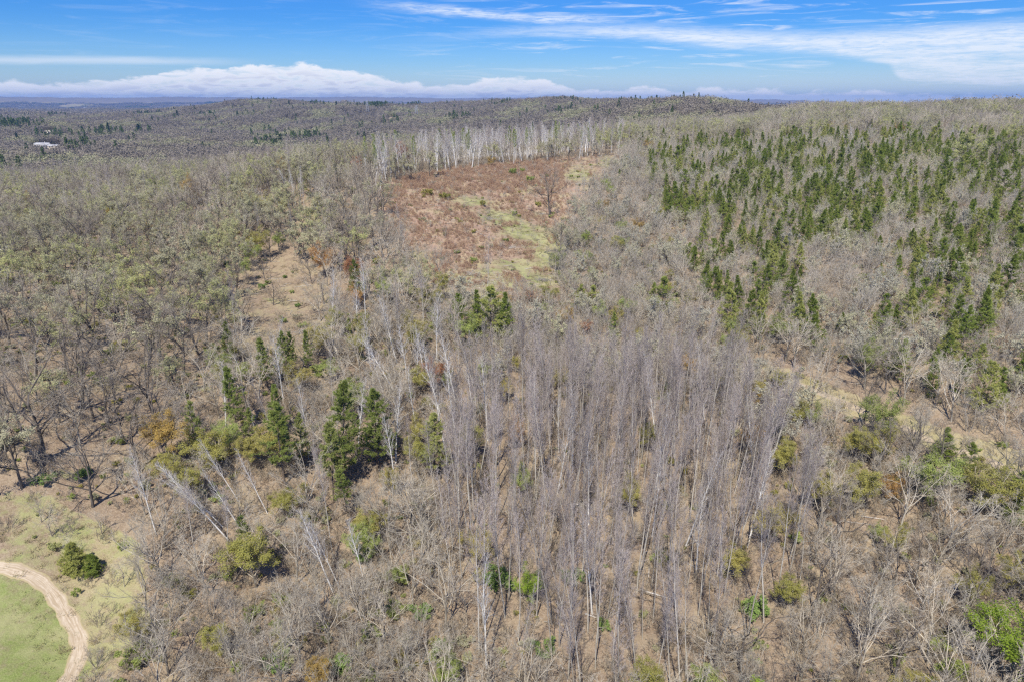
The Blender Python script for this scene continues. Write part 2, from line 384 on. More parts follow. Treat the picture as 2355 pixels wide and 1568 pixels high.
for b in [(1235,545,70,40),(1265,600,60,50),(1225,640,80,26),(1150,655,90,24),(1035,452,50,16),(1180,520,70,24),(1280,560,40,60),(1150,500,90,24),(1090,465,60,18),(1210,540,80,30),(1250,590,50,40),(1130,625,70,18),(1240,650,60,28),(1100,690,90,22),(1400,375,40,22),(1330,405,50,18),(1180,610,80,22),(1060,640,40,14)]:
    gb = np.maximum(gb, blob(*b))
for b in [(60,1160,70,22),(140,1140,40,16),(40,1240,70,26),(470,890,30,10),(620,690,22,8),(690,700,14,6),(150,1090,40,20),(850,1450,30,20),(1390,1440,18,30)]:
    gb = np.maximum(gb, 0.8*blob(*b))
cov[:, 0] = np.maximum(cov[:, 0], gb*0.68); cov[:, 1] *= (1-gb); 
tanb = np.zeros(len(vx))
for b in [(1120,640,190,60),(960,600,60,40),(1230,430,60,30),(1330,400,70,40),(980,640,60,22),(1060,680,120,30),(1250,690,40,30),(1240,500,30,10),(2150,1010,120,26),(640,780,60,60)]:
    tanb = np.maximum(tanb, blob(*b))
cov[:, 2] = np.maximum(cov[:, 2], tanb*.7); cov[:, 1] *= (1-.7*tanb)
sandb = np.zeros(len(vx))
for b in [(100,1352,26,14),(120,1375,16,12),(1240,655,46,6),(640,780,18,8)]:
    sandb = np.maximum(sandb, .55*blob(*b))
cov[:, 3] = sandb
# far farmland in the valley
far = (vr > 2600) & (vr < 9000) & (vpx < 1000)
fl = fbm(vx, vy, 900, 21, 2); fm = far & (fl > 0.05) & (vr > 4200)
cov[:, 0] = np.where(fm & (fl < .45), 0.55, cov[:, 0]); cov[:, 2] = np.where(fm & (fl >= .45), 0.8, cov[:, 2])
farw = np.clip((vr-380)/200, 0, 1)*(~fm)
tme = new_mesh('terrain', np.stack([vx, vy, vz], 1), quads, smooth=True)
ca = tme.color_attributes.new('cover', 'FLOAT_COLOR', 'POINT'); ca.data.foreach_set('color', np.clip(cov, 0, 1).ravel())
fa_ = tme.attributes.new('woodfloor', 'FLOAT', 'POINT'); fa_.data.foreach_set('value', farw.astype(np.float32))

m, t, out = base_mat('ground')
at = t.node('ShaderNodeVertexColor', layer_name='cover'); sc = t.node('ShaderNodeSeparateColor'); t.l.new(at.outputs[0], sc.inputs[0])
wf = t.node('ShaderNodeAttribute', attribute_name='woodfloor')
tcn = t.node('ShaderNodeTexCoord'); P = tcn.outputs['Object']
nf = t.noise(P, 5.5, 3, 0.7); nm = t.noise(P, 1.1, 4, 0.65); nl = t.noise(P, 0.16, 4, 0.6); nx = t.noise(P, 17.0, 2, 0.6)
vo = t.node('ShaderNodeTexVoronoi'); vo.inputs['Scale'].default_value = 6.5; t.l.new(P, vo.inputs['Vector'])
leafr = t.node('ShaderNodeSeparateColor'); t.l.new(vo.outputs['Color'], leafr.inputs[0])
lit = t.mix(leafr.outputs[0], (0.25,0.185,0.125), (0.435,0.345,0.245))
lit = t.mix(t.sm(nf, 0.35, 0.7), t.mix(0.5, lit, (0.19,0.13,0.085)), lit)
lit = t.mix(t.sm(nl, 0.42, 0.66), lit, t.mix(0.5, lit, (0.40,0.325,0.215)))
lit = t.mix(t.mul(t.sm(nm, 0.55, 0.75), 0.5), lit, (0.50,0.395,0.30))
lit = t.mix(t.mul(t.sm(t.noise(P, 0.45, 4, 0.7), 0.52, 0.72), 0.55), lit, (0.16,0.115,0.08))
tan = t.mix(t.sm(nf, 0.3, 0.7), (0.34,0.285,0.16), (0.47,0.40,0.245)); tan = t.mix(t.sm(nl, 0.42, 0.68), tan, t.mix(0.5, tan, (0.29,0.28,0.11)))
grn = t.mix(t.sm(nf, 0.3, 0.7), (0.185,0.24,0.06), (0.295,0.345,0.115)); grn = t.mix(t.sm(t.add(t.mul(nl, 0.6), t.mul(t.noise(P, 0.07, 3, 0.6), 0.4)), 0.42, 0.60), grn, t.mix(0.65, grn, (0.46,0.41,0.23)))
red = t.mix(t.sm(nf, 0.3, 0.7), (0.32,0.205,0.15), (0.44,0.31,0.23)); red = t.mix(t.sm(nl, 0.45, 0.7), red, t.mix(0.6, red, (0.50,0.40,0.26)))
sand = t.mix(nf, (0.50,0.39,0.26), (0.60,0.49,0.35))
def edge(a): return t.sm(t.add(a, t.mul(t.add(t.sub(nm, 0.5), t.sub(nl, 0.5)), 1.1)), 0.12, 0.95)
c = t.mix(edge(sc.outputs[1]), lit, red)
c = t.mix(edge(sc.outputs[2]), c, tan)
c = t.mix(edge(sc.outputs[0]), c, grn)
c = t.mix(edge(at.outputs['Alpha']), c, sand)
c = t.mix(t.mul(wf.outputs['Fac'], 0.85), c, t.mix(t.sm(t.noise(P, 0.012, 5, 0.7), 0.4, 0.62), (0.23,0.195,0.15), (0.29,0.255,0.185)))
bp = t.node('ShaderNodeBump'); bp.inputs['Strength'].default_value = 0.55; bp.inputs['Distance'].default_value = 0.25
t.put(bp.inputs['Height'], t.add(t.mul(nf, 0.6), t.mul(nx, 0.4)))
d = t.node('ShaderNodeBsdfDiffuse'); t.put(d.inputs['Color'], c); t.l.new(bp.outputs[0], d.inputs['Normal']); t.l.new(d.outputs[0], out.inputs[0])
tme.materials.append(m)
tag(obj('terrain', tme), 'leaf-strewn hillside rising to far wooded ridges', None, None, 'structure')

# ------------------------------------------------------------------ growing trees
def nrm(v): return v/np.maximum(np.linalg.norm(v, axis=-1, keepdims=True), 1e-9)
def grow(rg, p0, d0, L, K, r0, r1, wander, up):
    N = len(p0); P = np.empty((N, K, 3)); P[:, 0] = p0; d = nrm(d0); st = (L/(K-1))[:, None]
    for k in range(1, K):
        d = d + rg.normal(0, wander, (N, 3)); d[:, 2] += up; d = nrm(d); P[:, k] = P[:, k-1]+d*st
    f = np.linspace(0, 1, K)[None]
    return P, r0[:, None]*(1-f)+r1[:, None]*f
def spawn(rg, P, R, n, t0, t1, a0, a1, lf, K, wander, up, rf, rend, rmin=0.004, taper=0.5, golden=False, lens=None, flat=0.0):
    N, KP = P.shape[:2]
    s = (np.arange(n)[None]+rg.rand(N, n))/n; t = t0+(t1-t0)*s
    fi = np.clip(t*(KP-1), 0, KP-1.001); i = fi.astype(int); fr = (fi-i)[..., None]; ar = np.arange(N)[:, None]
    a, b = P[ar, i], P[ar, i+1]; pos = a*(1-fr)+b*fr; tan = nrm(b-a)
    rad = R[ar, i]*(1-fr[..., 0])+R[ar, i+1]*fr[..., 0]
    if golden:
        g = np.arange(n)[None]*2.399963+rg.rand(N, 1)*6.28+rg.normal(0, .35, (N, n))
        rv = np.stack([np.cos(g), np.sin(g), np.zeros_like(g)], -1)
    else: rv = rg.normal(0, 1, (N, n, 3)); rv[..., 2] *= (1-flat)
    perp = nrm(rv-(rv*tan).sum(-1, keepdims=True)*tan)
    an = (a0+(a1-a0)*rg.rand(N, n))[..., None]
    d = np.cos(an)*tan+np.sin(an)*perp
    PL = np.linalg.norm(P[:, 1:]-P[:, :-1], axis=-1).sum(1)
    L = PL[:, None]*lf*(1-taper*s)*(0.7+0.6*rg.rand(N, n)) if lens is None else lens(t)*(0.8+0.4*rg.rand(N, n))
    r0 = np.maximum(rad*rf, rmin)
    return grow(rg, pos.reshape(-1, 3), d.reshape(-1, 3), L.ravel(), K, r0.ravel(), np.maximum(r0*rend, rmin*.45).ravel(), wander, up)
def tubes(P, R, sides):
    N, K = P.shape[:2]
    T = np.gradient(P, axis=1); T = nrm(T)
    ref = np.where(np.abs(T[..., 2:3]) > 0.9, np.array([1., 0, 0]), np.array([0, 0, 1.])); U = nrm(np.cross(T, ref)); Vv = np.cross(T, U)
    th = np.arange(sides)/sides*2*PI
    ring = P[:, :, None]+R[:, :, None, None]*(np.cos(th)[None, None, :, None]*U[:, :, None]+np.sin(th)[None, None, :, None]*Vv[:, :, None])
    b = (np.arange(N)*K*sides)[:, None, None]+(np.arange(K-1)*sides)[None, :, None]; s = np.arange(sides)[None, None]; sn = (s+1) % sides
    q = np.stack([b+s, b+sn, b+sides+sn, b+sides+s], -1).reshape(-1, 4)
    return ring.reshape(-1, 3), q
class Geo:
    def __init__(s): s.V = []; s.Q = []; s.T = []; s.n = 0
    def tube(s, PR, sides):
        v, q = tubes(PR[0], PR[1], sides); s.V.append(v); s.Q.append(q+s.n); s.n += len(v); return s
    def leaves(s, rg, C, size, lo=0.6, face=None, jit=.35):
        N = len(C); a = nrm(rg.normal(0, 1, (N, 3)) if face is None else face+rg.normal(0, jit, (N, 3))); r = nrm(rg.normal(0, 1, (N, 3))); b = nrm(np.cross(a, r)); c = np.cross(a, b)
        z = (size*(lo+(1.4-lo)*rg.rand(N)))[:, None]*0.5
        v = np.stack([C-b*z, C+c*z*.6, C+b*z, C-c*z*.6], 1).reshape(-1, 3)
        s.V.append(v); s.Q.append(np.arange(N*4).reshape(N, 4)+s.n); s.n += 4*N; return s
    def blades(s, rg, C, D, n, length, width, spread, face=None):
        N = len(C); C = np.repeat(C, n, 0); D = np.repeat(D, n, 0)
        d = nrm(D+rg.normal(0, spread, (N*n, 3))); p = nrm(np.cross(d, rg.normal(0, 1, (N*n, 3)) if face is None else np.repeat(face, n, 0)+rg.normal(0, .45, (N*n, 3))))*width*.5
        L = (length*(.7+.6*rg.rand(N*n)))[:, None]
        v = np.stack([C-p, C+p, C+d*L], 1).reshape(-1, 3)
        s.V.append(v); s.T.append(np.arange(N*n*3).reshape(-1, 3)+s.n); s.n += len(v); return s
    def arrays(s):
        return (np.concatenate(s.V) if s.V else np.zeros((0, 3)), np.concatenate(s.Q) if s.Q else np.zeros((0, 4), int), np.concatenate(s.T) if s.T else np.zeros((0, 3), int))
def pts_on(rg, P, n, t0=0.2, t1=1.0, spread=0.1):
    N, K = P.shape[:2]; t = np.clip(t0+(t1-t0)*rg.rand(N, n), 0, .999)*(K-1); i = t.astype(int); f = (t-i)[..., None]; ar = np.arange(N)[:, None]
    return (P[ar, i]*(1-f)+P[ar, i+1]*f+rg.normal(0, spread, (N, n, 3))).reshape(-1, 3)
def one(rg, h, K, r0, r1, wander, lean=0.0, az=0.0, p0=(0, 0, -0.3), up=0.05):
    d = np.array([[math.sin(lean)*math.cos(az), math.sin(lean)*math.sin(az), math.cos(lean)]])
    return grow(rg, np.array([p0], float), d, np.array([h+.3]), K, np.array([r0]), np.array([r1]), wander, up)
def cat(*prs): return np.concatenate([p[0] for p in prs]), np.concatenate([p[1] for p in prs])

PROTO = {}                                         # form name -> dict(parts=[(part name, mesh)], joined=object, h=height)
HID = []                                           # joined forms used by the massed woods
def register(kind, h, parts, mats):
    """parts: [(name, Geo)] ; first is the trunk, then crown, then foliage"""
    V, Q, T, MQ, MT = [], [], [], [], []; n = 0; pm = []
    for k, ((nm_, g), mt) in enumerate(zip(parts, mats)):
        v, q, tr = g.arrays()
        pm.append((nm_, new_mesh(nm_, v, q, tr, [MATS[mt]], smooth=(nm_ == 'trunk'))))
        V.append(v); Q.append(q+n); T.append(tr+n); MQ.append(np.full(len(q), k)); MT.append(np.full(len(tr), k)); n += len(v)
    jm = new_mesh(kind+'_form', np.concatenate(V), np.concatenate(Q), np.concatenate(T), [MATS[x] for x in mats], np.concatenate(MQ), np.concatenate(MT))
    jo = bpy.data.objects.new(kind+'_form', jm)
    PROTO.setdefault(kind, []).append(dict(parts=pm, joined=jo, h=h))
    return PROTO[kind][-1]

def aspen(seed, h=20.0, mats=('aspen_bark','aspen_twig'), kind='aspen', low=0.42, nb=38, w=0.17, lean=0.03, tr=0.0048, subs=6, tw=6, leaf=None):
    rg = np.random.RandomState(seed)
    tk = one(rg, h, 11, h*tr, 0.012, 0.025, lean, seed)
    L1 = lambda t: h*w*np.clip(1.06-t, 0.03, 1)**0.62*(0.55+0.45*np.clip((t-low)/0.12, 0, 1))
    b1 = spawn(rg, *tk, nb, low, 0.99, 0.38, 0.68, 1, 5, 0.06, 0.14, 0.45, 0.35, 0.012, golden=True, lens=L1)
    b2 = spawn(rg, *b1, subs, 0.2, 0.98, 0.35, 0.75, 0.42, 4, 0.06, 0.14, 0.6, 0.5, 0.008)
    b3 = spawn(rg, *b2, tw, 0.15, 1.0, 0.3, 0.7, 0.65, 2, 0.0, 0.0, 0.7, 0.4, 0.0075, 0.3)
    b3b = spawn(rg, *b1, tw, 0.4, 1.0, 0.35, 0.8, 0.3, 2, 0.0, 0.0, 0.6, 0.4, 0.0075, 0.3)
    dead = spawn(rg, *tk, 7, 0.12, low, 0.9, 1.5, 1, 3, 0.12, -0.02, 0.3, 0.3, 0.010, golden=True, lens=lambda t: h*0.05+0*t)
    parts = [('trunk', Geo().tube(tk, 7)), ('crown', Geo().tube(b1, 4).tube(b2, 3).tube(b3, 3).tube(b3b, 3).tube(dead, 3))]
    m_ = list(mats)
    if len(mats) > 2:
        b1[1][:] *= 1.1; parts = [parts[0], ('limbs', Geo().tube(b1, 4).tube(b2, 3)), ('crown', Geo().tube(b3, 3).tube(b3b, 3).tube(dead, 3))]; m_ = [mats[0], mats[0], mats[1]]
    if leaf:
        parts.append(('foliage', Geo().leaves(rg, np.concatenate([pts_on(rg, b3[0], leaf[1], 0.2, 1.1, 0.12)]), leaf[2], .6, np.array([[0, 0, .8]]), .6))); m_.append(leaf[0])
    return register(kind, h, parts, m_)

def oak(seed, h=14.0, mats=('oak_bark','oak_twig'), kind='oak', fork=0.22, nl=6, spread=1.0, n2=6, n3=5, n4=6, leaf=None, rr=0.0155, tw=0.0095, up=0.04, wander=0.20):
    rg = np.random.RandomState(seed)
    th = h*fork*(0.8+0.5*rg.rand())
    tk = one(rg, th*1.9, 6, h*rr, h*rr*0.55, 0.07, 0.08, seed*1.7)
    l1 = spawn(rg, *tk, nl, 0.42, 0.98, 0.35*spread, 0.85*spread, 1, 7, wander, up, 0.62, 0.28, 0.03, golden=True, lens=lambda t: h*(0.60-0.16*(t-.4)))
    lead = grow(rg, tk[0][:, -1], np.array([[rg.normal(0, .25), rg.normal(0, .25), 1]]), np.array([h*0.5]), 7, tk[1][:, -1]*.95, tk[1][:, -1]*.2, wander*.8, up)
    l1 = cat(l1, lead)
    l2 = spawn(rg, *l1, n2, 0.25, 0.97, 0.5, 1.0, 0.42, 5, wander, 0.05, 0.6, 0.35, 0.018, flat=0.2)
    l3 = spawn(rg, *l2, n3, 0.25, 1.0, 0.45, 1.0, 0.45, 4, 0.16, 0.05, 0.6, 0.4, 0.011)
    l4 = spawn(rg, *l3, n4, 0.2, 1.0, 0.4, 0.95, 0.55, 2, 0, 0, 0.7, 0.45, tw, 0.3)
    l4b = spawn(rg, *l2, n4, 0.35, 1.0, 0.4, 0.95, 0.22, 2, 0, 0, 0.5, 0.45, tw, 0.3)
    parts = [('trunk', Geo().tube(tk, 7)), ('crown', Geo().tube(l1, 5).tube(l2, 4).tube(l3, 3).tube(l4, 3).tube(l4b, 3))]
    m_ = [mats[0], mats[1]]
    g2 = parts[1][1]
    if len(mats) > 2:                               # dark limbs apart from the paler twigs
        parts = [('trunk', parts[0][1]), ('limbs', Geo().tube(l1, 5).tube(l2, 4)), ('crown', Geo().tube(l3, 3).tube(l4, 3).tube(l4b, 3))]; m_ = [mats[0], mats[0], mats[1]]
    if leaf:
        c = pts_on(rg, l4[0], leaf[1], 0.3, 1.15, leaf[3] if len(leaf) > 3 else 0.10)
        parts.append(('foliage', Geo().leaves(rg, c, leaf[2], .6, nrm(c-np.array([0, 0, h*.5]))*.6+np.array([[0, 0, .6]]), .55))); m_.append(leaf[0])
    return register(kind, h, parts, m_)

def scrub(seed, h=6.0, mats=('scrub_twig','scrub_twig'), kind='scrub', ns=5, n1=7, n2=5, n3=5, leaf=None, spread=0.4, tw=0.009):
    rg = np.random.RandomState(seed)
    a = np.arange(ns)*2.4+rg.rand(); ln = spread*(0.4+0.6*rg.rand(ns)); d = np.stack([np.sin(ln)*np.cos(a), np.sin(ln)*np.sin(a), np.cos(ln)], 1)
    st = grow(rg, np.stack([.2*np.cos(a), .2*np.sin(a), -.2+0*a], 1), d, h*(.75+.3*rg.rand(ns)), 7, np.full(ns, h*.009), np.full(ns, .012), .10, .06)
    b1 = spawn(rg, *st, n1, .25, .98, .4, .9, .40, 4, .12, .08, .6, .4, .012)
    b2 = spawn(rg, *b1, n2, .2, 1, .4, .9, .5, 3, .1, .06, .7, .4, .010)
    b3 = spawn(rg, *b2, n3, .2, 1, .35, .85, .6, 2, 0, 0, .8, .45, tw, .3)
    parts = [('trunk', Geo().tube(st, 5)), ('crown', Geo().tube(b1, 3).tube(b2, 3).tube(b3, 3))]; m_ = list(mats)
    if leaf:
        parts.append(('foliage', Geo().leaves(rg, pts_on(rg, b3[0], leaf[1], .3, 1.15, .08), leaf[2], .6, np.array([[0, 0, .8]]), .6))); m_.append(leaf[0])
    return register(kind, h, parts, m_)

def pine(seed, h=8.0, kind='pine', mats=('pine_bark','pine_needle'), base=0.12, wid=0.22, wh=0.42, per=6, shape=0.8, tufts=9, nb=9, ln=0.30, wd=0.06, gap=0.12, droop=0.0, lump=0.25):
    rg = np.random.RandomState(seed)
    tk = one(rg, h, 9, h*.012, .012, .02, .03, seed)
    zs = np.arange(base*h, h*.985, wh); n = len(zs)*per
    zz = np.repeat(zs, per)+rg.normal(0, wh*.25, n); t = np.clip(zz/h, 0.01, .995)
    keep = rg.rand(n) > gap; zz = zz[keep]; t = t[keep]; n = len(zz)
    fi = np.clip((zz+.3)/(h+.3)*8, 0, 7.99); i = fi.astype(int); f = (fi-i)[:, None]; pos = tk[0][0, i]*(1-f)+tk[0][0, i+1]*f
    a = rg.rand(n)*6.283; pitch = np.interp(t, [0, .5, 1], [0.05-droop, .35-droop, 1.05])+rg.normal(0, .12, n)
    d = np.stack([np.cos(a)*np.cos(pitch), np.sin(a)*np.cos(pitch), np.sin(pitch)], 1)
    prof = np.clip((1-t), 0.02, 1)**shape*np.clip((t-base)/.18+.55, .3, 1)
    lobes = 1+lump*np.sin(a*2+seed)*np.sin(zz*1.1+seed)+rg.normal(0, .16, n)
    L = np.clip(h*wid*prof*lobes, .22, 9)
    br = grow(rg, pos, d, L, 4, np.full(n, .022), np.full(n, .007), .06, .05)
    tw = spawn(rg, *br, 4, .3, .98, .5, .9, .38, 3, .05, .08, .7, .6, .008)
    C = []; D = []
    for P_, k, t0 in ((br[0], tufts//2, .35), (tw[0], max(2, tufts//4), .2)):
        tt = np.clip(t0+(1-t0)*rg.rand(len(P_), k), 0, .999)*(P_.shape[1]-1); ii_ = tt.astype(int); ff = (tt-ii_)[..., None]; ar = np.arange(len(P_))[:, None]
        C.append((P_[ar, ii_]*(1-ff)+P_[ar, ii_+1]*ff).reshape(-1, 3)); D.append(nrm(P_[ar, ii_+1]-P_[ar, ii_]).reshape(-1, 3))
    C = np.concatenate(C); D = np.concatenate(D); D = nrm(D+np.array([0, 0, .35]))
    out_ = C*np.array([1, 1, 0]); g = Geo().blades(rg, C, D, nb, ln, wd, .75, nrm(nrm(out_)*.75+np.array([0, 0, .8])))
    return register(kind, h, [('trunk', Geo().tube(tk, 6)), ('branches', Geo().tube(br, 3)), ('crown', g)], [mats[0], mats[0], mats[1]])

for s in range(6): aspen(100+s, 20.0, low=0.34+.09*(s % 3), nb=32+6*(s % 2), w=0.155+.04*(s % 3), subs=6, tw=5, lean=0.02+.035*(s % 4))
for s in range(4): aspen(140+s, 16.0, ('birch_bark','birch_twig',1), 'birch', 0.35, 26, 0.25, 0.05+0.05*s, 0.0085, 6, 5)
for s in range(2): aspen(150+s, 16.0, ('birch_bark','birch_twig',1), 'leafing_birch', 0.45, 26, 0.22, 0.04, 0.0085, 5, 5, ('spring_leaf', 4, 0.17))
for s in range(5): oak(200+s, 14.0, ('oak_bark','oak_twig',1), 'oak', nl=5+s % 3, spread=1.15)
for s in range(5): oak(220+s, 12.0, ('gray_bark','gray_twig'), 'gray', fork=0.18, nl=6, spread=0.85, up=0.07, wander=0.15, rr=0.0125, n2=6, n3=5, n4=6)
for s in range(4): oak(240+s, 13.0, ('oak_bark','oak_twig',1), 'bud', nl=6, n3=5, n4=5, leaf=('bud_leaf', 5, 0.19, 0.16))
for s in range(3): oak(260+s, 10.0, ('gray_bark','gray_twig'), 'leafing', fork=0.16, nl=7, spread=0.7, up=0.10, wander=0.13, rr=0.011, n2=6, n3=5, n4=5, leaf=('olive_leaf', 10, 0.15, 0.19))
for s in range(4): scrub(300+s, 6.0, kind='scrub', ns=4+s)
for s in range(3): scrub(320+s, 6.0, kind='palescrub', ns=5, leaf=('silver_leaf', 4, 0.16))
for s in range(6): pine(400+s, 8.0, wid=0.22+.05*(s % 4), gap=0.18+.07*(s % 3), wh=0.36+.05*(s % 2), nb=8, lump=.45, shape=.65+.1*(s % 3))
for s in range(4): pine(420+s, 15.0, 'tallpine', ('pine_bark','tall_pine_needle'), base=0.22+.05*s, wid=0.20, wh=0.55, per=7, shape=0.55, tufts=12, nb=8, ln=.36, wd=.08, gap=.24, droop=.05, lump=.45)
for s in range(2): pine(440+s, 5.0, 'bushpine', wid=0.46, base=0.02, shape=0.6, wh=0.24, per=9, tufts=12, nb=9, gap=.05, lump=.3)

# ------------------------------------------------------------------ where everything grows
rng = np.random.RandomState(7)
INFO = {  # form -> (object name, category)
 'aspen': ('aspen_tree', 'tree'), 'birch': ('birch_tree', 'tree'), 'leafing_birch': ('leafing_birch_tree', 'tree'), 'oak': ('bare_oak_tree', 'tree'),
 'gray': ('bare_tree', 'tree'), 'bud': ('budding_oak_tree', 'tree'), 'leafing': ('leafing_tree', 'tree'), 'scrub': ('scrub_tree', 'tree'),
 'palescrub': ('silvery_scrub_tree', 'tree'), 'pine': ('pine_tree', 'pine'), 'tallpine': ('tall_pine_tree', 'pine'), 'bushpine': ('bushy_conifer', 'conifer')}
ZMIX = {  # zone -> spacing, [(form, share, lowest, tallest)]
 'field': (99, []), 'lane': (99, []),
 'strip': (7.0, [('scrub', .7, 2.5, 4.5), ('gray', .3, 4, 7)]),
 'clearing': (7.5, [('scrub', .8, 1.3, 2.8), ('gray', .2, 2, 3.5)]),
 'birchline': (3.0, [('birch', .48, 10, 16), ('aspen', .28, 12, 17), ('leafing_birch', .12, 11, 15), ('gray', .12, 6, 12)]),
 'bald': (12, [('gray', .6, 4, 8), ('oak', .4, 7, 11)]),
 'meadow': (6.6, [('gray', .55, 3.0, 5.5), ('scrub', .45, 2.0, 3.6)]),
 'aspen': (2.0, [('aspen', .86, 11, 22), ('gray', .06, 5, 9), ('birch', .05, 13, 17), ('leafing', .03, 5, 8)]),
 'oakhill': (5.4, [('oak', .50, 12, 17.5), ('gray', .36, 8, 13), ('bud', .18, 9, 14)]),
 'mix': (3.5, [('gray', .39, 8, 14), ('scrub', .16, 4, 7), ('tallpine', .05, 8, 14), ('leafing', .20, 5, 9), ('birch', .09, 11, 15), ('aspen', .11, 12, 17)]),
 'pines': (3.5, [('pine', .40, 5.0, 9.5), ('scrub', .34, 4.0, 7.0), ('palescrub', .20, 4.5, 7.5), ('leafing', .02, 4, 6), ('gray', .04, 5, 8)]),
 'scrub': (3.2, [('scrub', .54, 4.0, 7.5), ('palescrub', .20, 4.5, 7.5), ('gray', .17, 6, 9.5), ('leafing', .08, 3.5, 6.5), ('pine', .01, 4, 7)]),
 'rightwood': (3.5, [('gray', .60, 8, 13.5), ('oak', .16, 8, 12), ('leafing', .17, 5, 9.5), ('scrub', .07, 4, 6.5)]),
 'frontwood': (3.4, [('gray', .66, 8, 12.5), ('scrub', .24, 3.5, 6), ('leafing', .08, 4, 8), ('oak', .02, 8, 11)]),
 'plateau': (4.4, [('oak', .08, 10, 15), ('gray', .27, 9, 14), ('bud', .22, 9, 13), ('aspen', .14, 12, 17), ('scrub', .08, 5, 8), ('palescrub', .12, 6, 9), ('leafing', .12, 5, 9), ('birch', .015, 11, 15)]),
 'leftwood': (4.7, [('oak', .24, 12, 16), ('gray', .24, 10, 15), ('bud', .34, 10, 14), ('aspen', .09, 13, 18), ('leafing', .13, 6, 11), ('birch', .025, 12, 16)]),
}
class Grid:
    def __init__(s, c): s.c = c; s.d = {}
    def near(s, x, y, r):
        k = int(math.ceil(max(r, 6.0)/s.c)); i, j = int(x//s.c), int(y//s.c)
        for a in range(i-k, i+k+1):
            for b in range(j-k, j+k+1):
                for (u, v, w) in s.d.get((a, b), ()):
                    rr = -w if w < 0 else min(r, w)
                    if (u-x)**2+(v-y)**2 < rr*rr: return True
        return False
    def add(s, x, y, r): s.d.setdefault((int(x//s.c), int(y//s.c)), []).append((x, y, r))
G = Grid(4.0)
TREES = []        # dicts: kind, x, y, z, h, zone, leaf colour, own label

# ---- the trees one can pick out, placed where they stand
SPEC = []
def sp_(kind, px, py, h, label=None, leaf=None, w=1.0, name=None, lean=0.0, form=None):
    g = ground(px, py); SPEC.append(g)
    TREES.append(dict(kind=kind, x=g[0], y=g[1], z=g[2], h=h, zone='own', leaf=leaf, label=label, w=w, name=name, lean=lean, own=True, form=form))
    if kind in ('leafing', 'bushpine', 'tallpine') and g[1] < 170:      # room for its crown, and a gap on the side one sees it from
        k_ = (.30 if kind != 'tallpine' else .16)*h*w; G.add(g[0], g[1], -max(k_, 1.6))
        n_ = math.hypot(g[0], g[1]); G.add(g[0]-g[0]/n_*(k_+2.2), g[1]-g[1]/n_*(k_+2.2), -min(2.6, max(k_, 1.6))); G.add(g[0]-g[0]/n_*(k_+6), g[1]-g[1]/n_*(k_+6), -2.0)
    else: G.add(g[0], g[1], 2.4*w)
sp_('oak', 1262, 500, 19.0, 'lone bare dark-limbed tree standing in the grassy reddish clearing', w=1.0, form=2)
sp_('bushpine', 178, 1318, 4.3, 'bushy green conifer standing alone beside the dirt track', w=1.0)
sp_('bushpine', 214, 1320, 2.7, 'small dark conifer close against the bushy conifer by the dirt track', w=1.15)
sp_('leafing', 2318, 1580, 10.0, 'bright lime-green leafy tree in the lower corner of the wood', 'lime_leaf', 1.45)
sp_('leafing', 2140, 1160, 9.5, 'wide fresh-green leafing tree next to the dark pines below the sandy path', 'spring_leaf', 1.3)
sp_('leafing', 2250, 1185, 8.5, 'wide olive leafing tree just below the sandy path', 'olive_leaf', 1.35)
sp_('leafing', 1968, 1075, 6.8, 'oval yellow-green leafing tree uphill of the lower wood', 'olive_leaf', 1.0)
sp_('leafing', 2050, 1010, 4.2, 'small yellow-green leafing tree beside the oval one', 'olive_leaf', 0.9)
sp_('leafing', 1800, 1105, 6.5, 'yellow-green leafing tree at the edge of the aspen stand', 'olive_leaf', 1.05)
sp_('leafing', 1765, 1270, 7.5, 'olive leafing tree among bare trees beside the aspen stand', 'olive_leaf', 1.1)
sp_('leafing', 1690, 1345, 6.0, 'brownish olive leafing tree at the foot of the aspen stand', 'olive_leaf', 1.15)
sp_('leafing', 1800, 1405, 5.5, 'low olive leafing tree between bare trees in the lower wood', 'olive_leaf', 1.1)
sp_('leafing', 2015, 1250, 3.6, 'small bright green leafing tree in the middle of the lower wood', 'spring_leaf', 1.1)
sp_('pine', 2165, 1062, 5.5, 'dark green pine at the edge of the sandy path', w=1.35)
sp_('pine', 2222, 1105, 6.0, 'dark green pine between two leafing trees below the sandy path', w=1.4)
sp_('pine', 2325, 1215, 6.5, 'green pine by the sandy path near the picture edge', w=1.4)
sp_('pine', 2345, 1150, 5.0, 'smaller green pine by the sandy path near the picture edge', w=1.3)
sp_('leafing', 2035, 1165, 6.0, 'brown withered tree in front of the fresh-green one', 'ochre_leaf', 0.8)
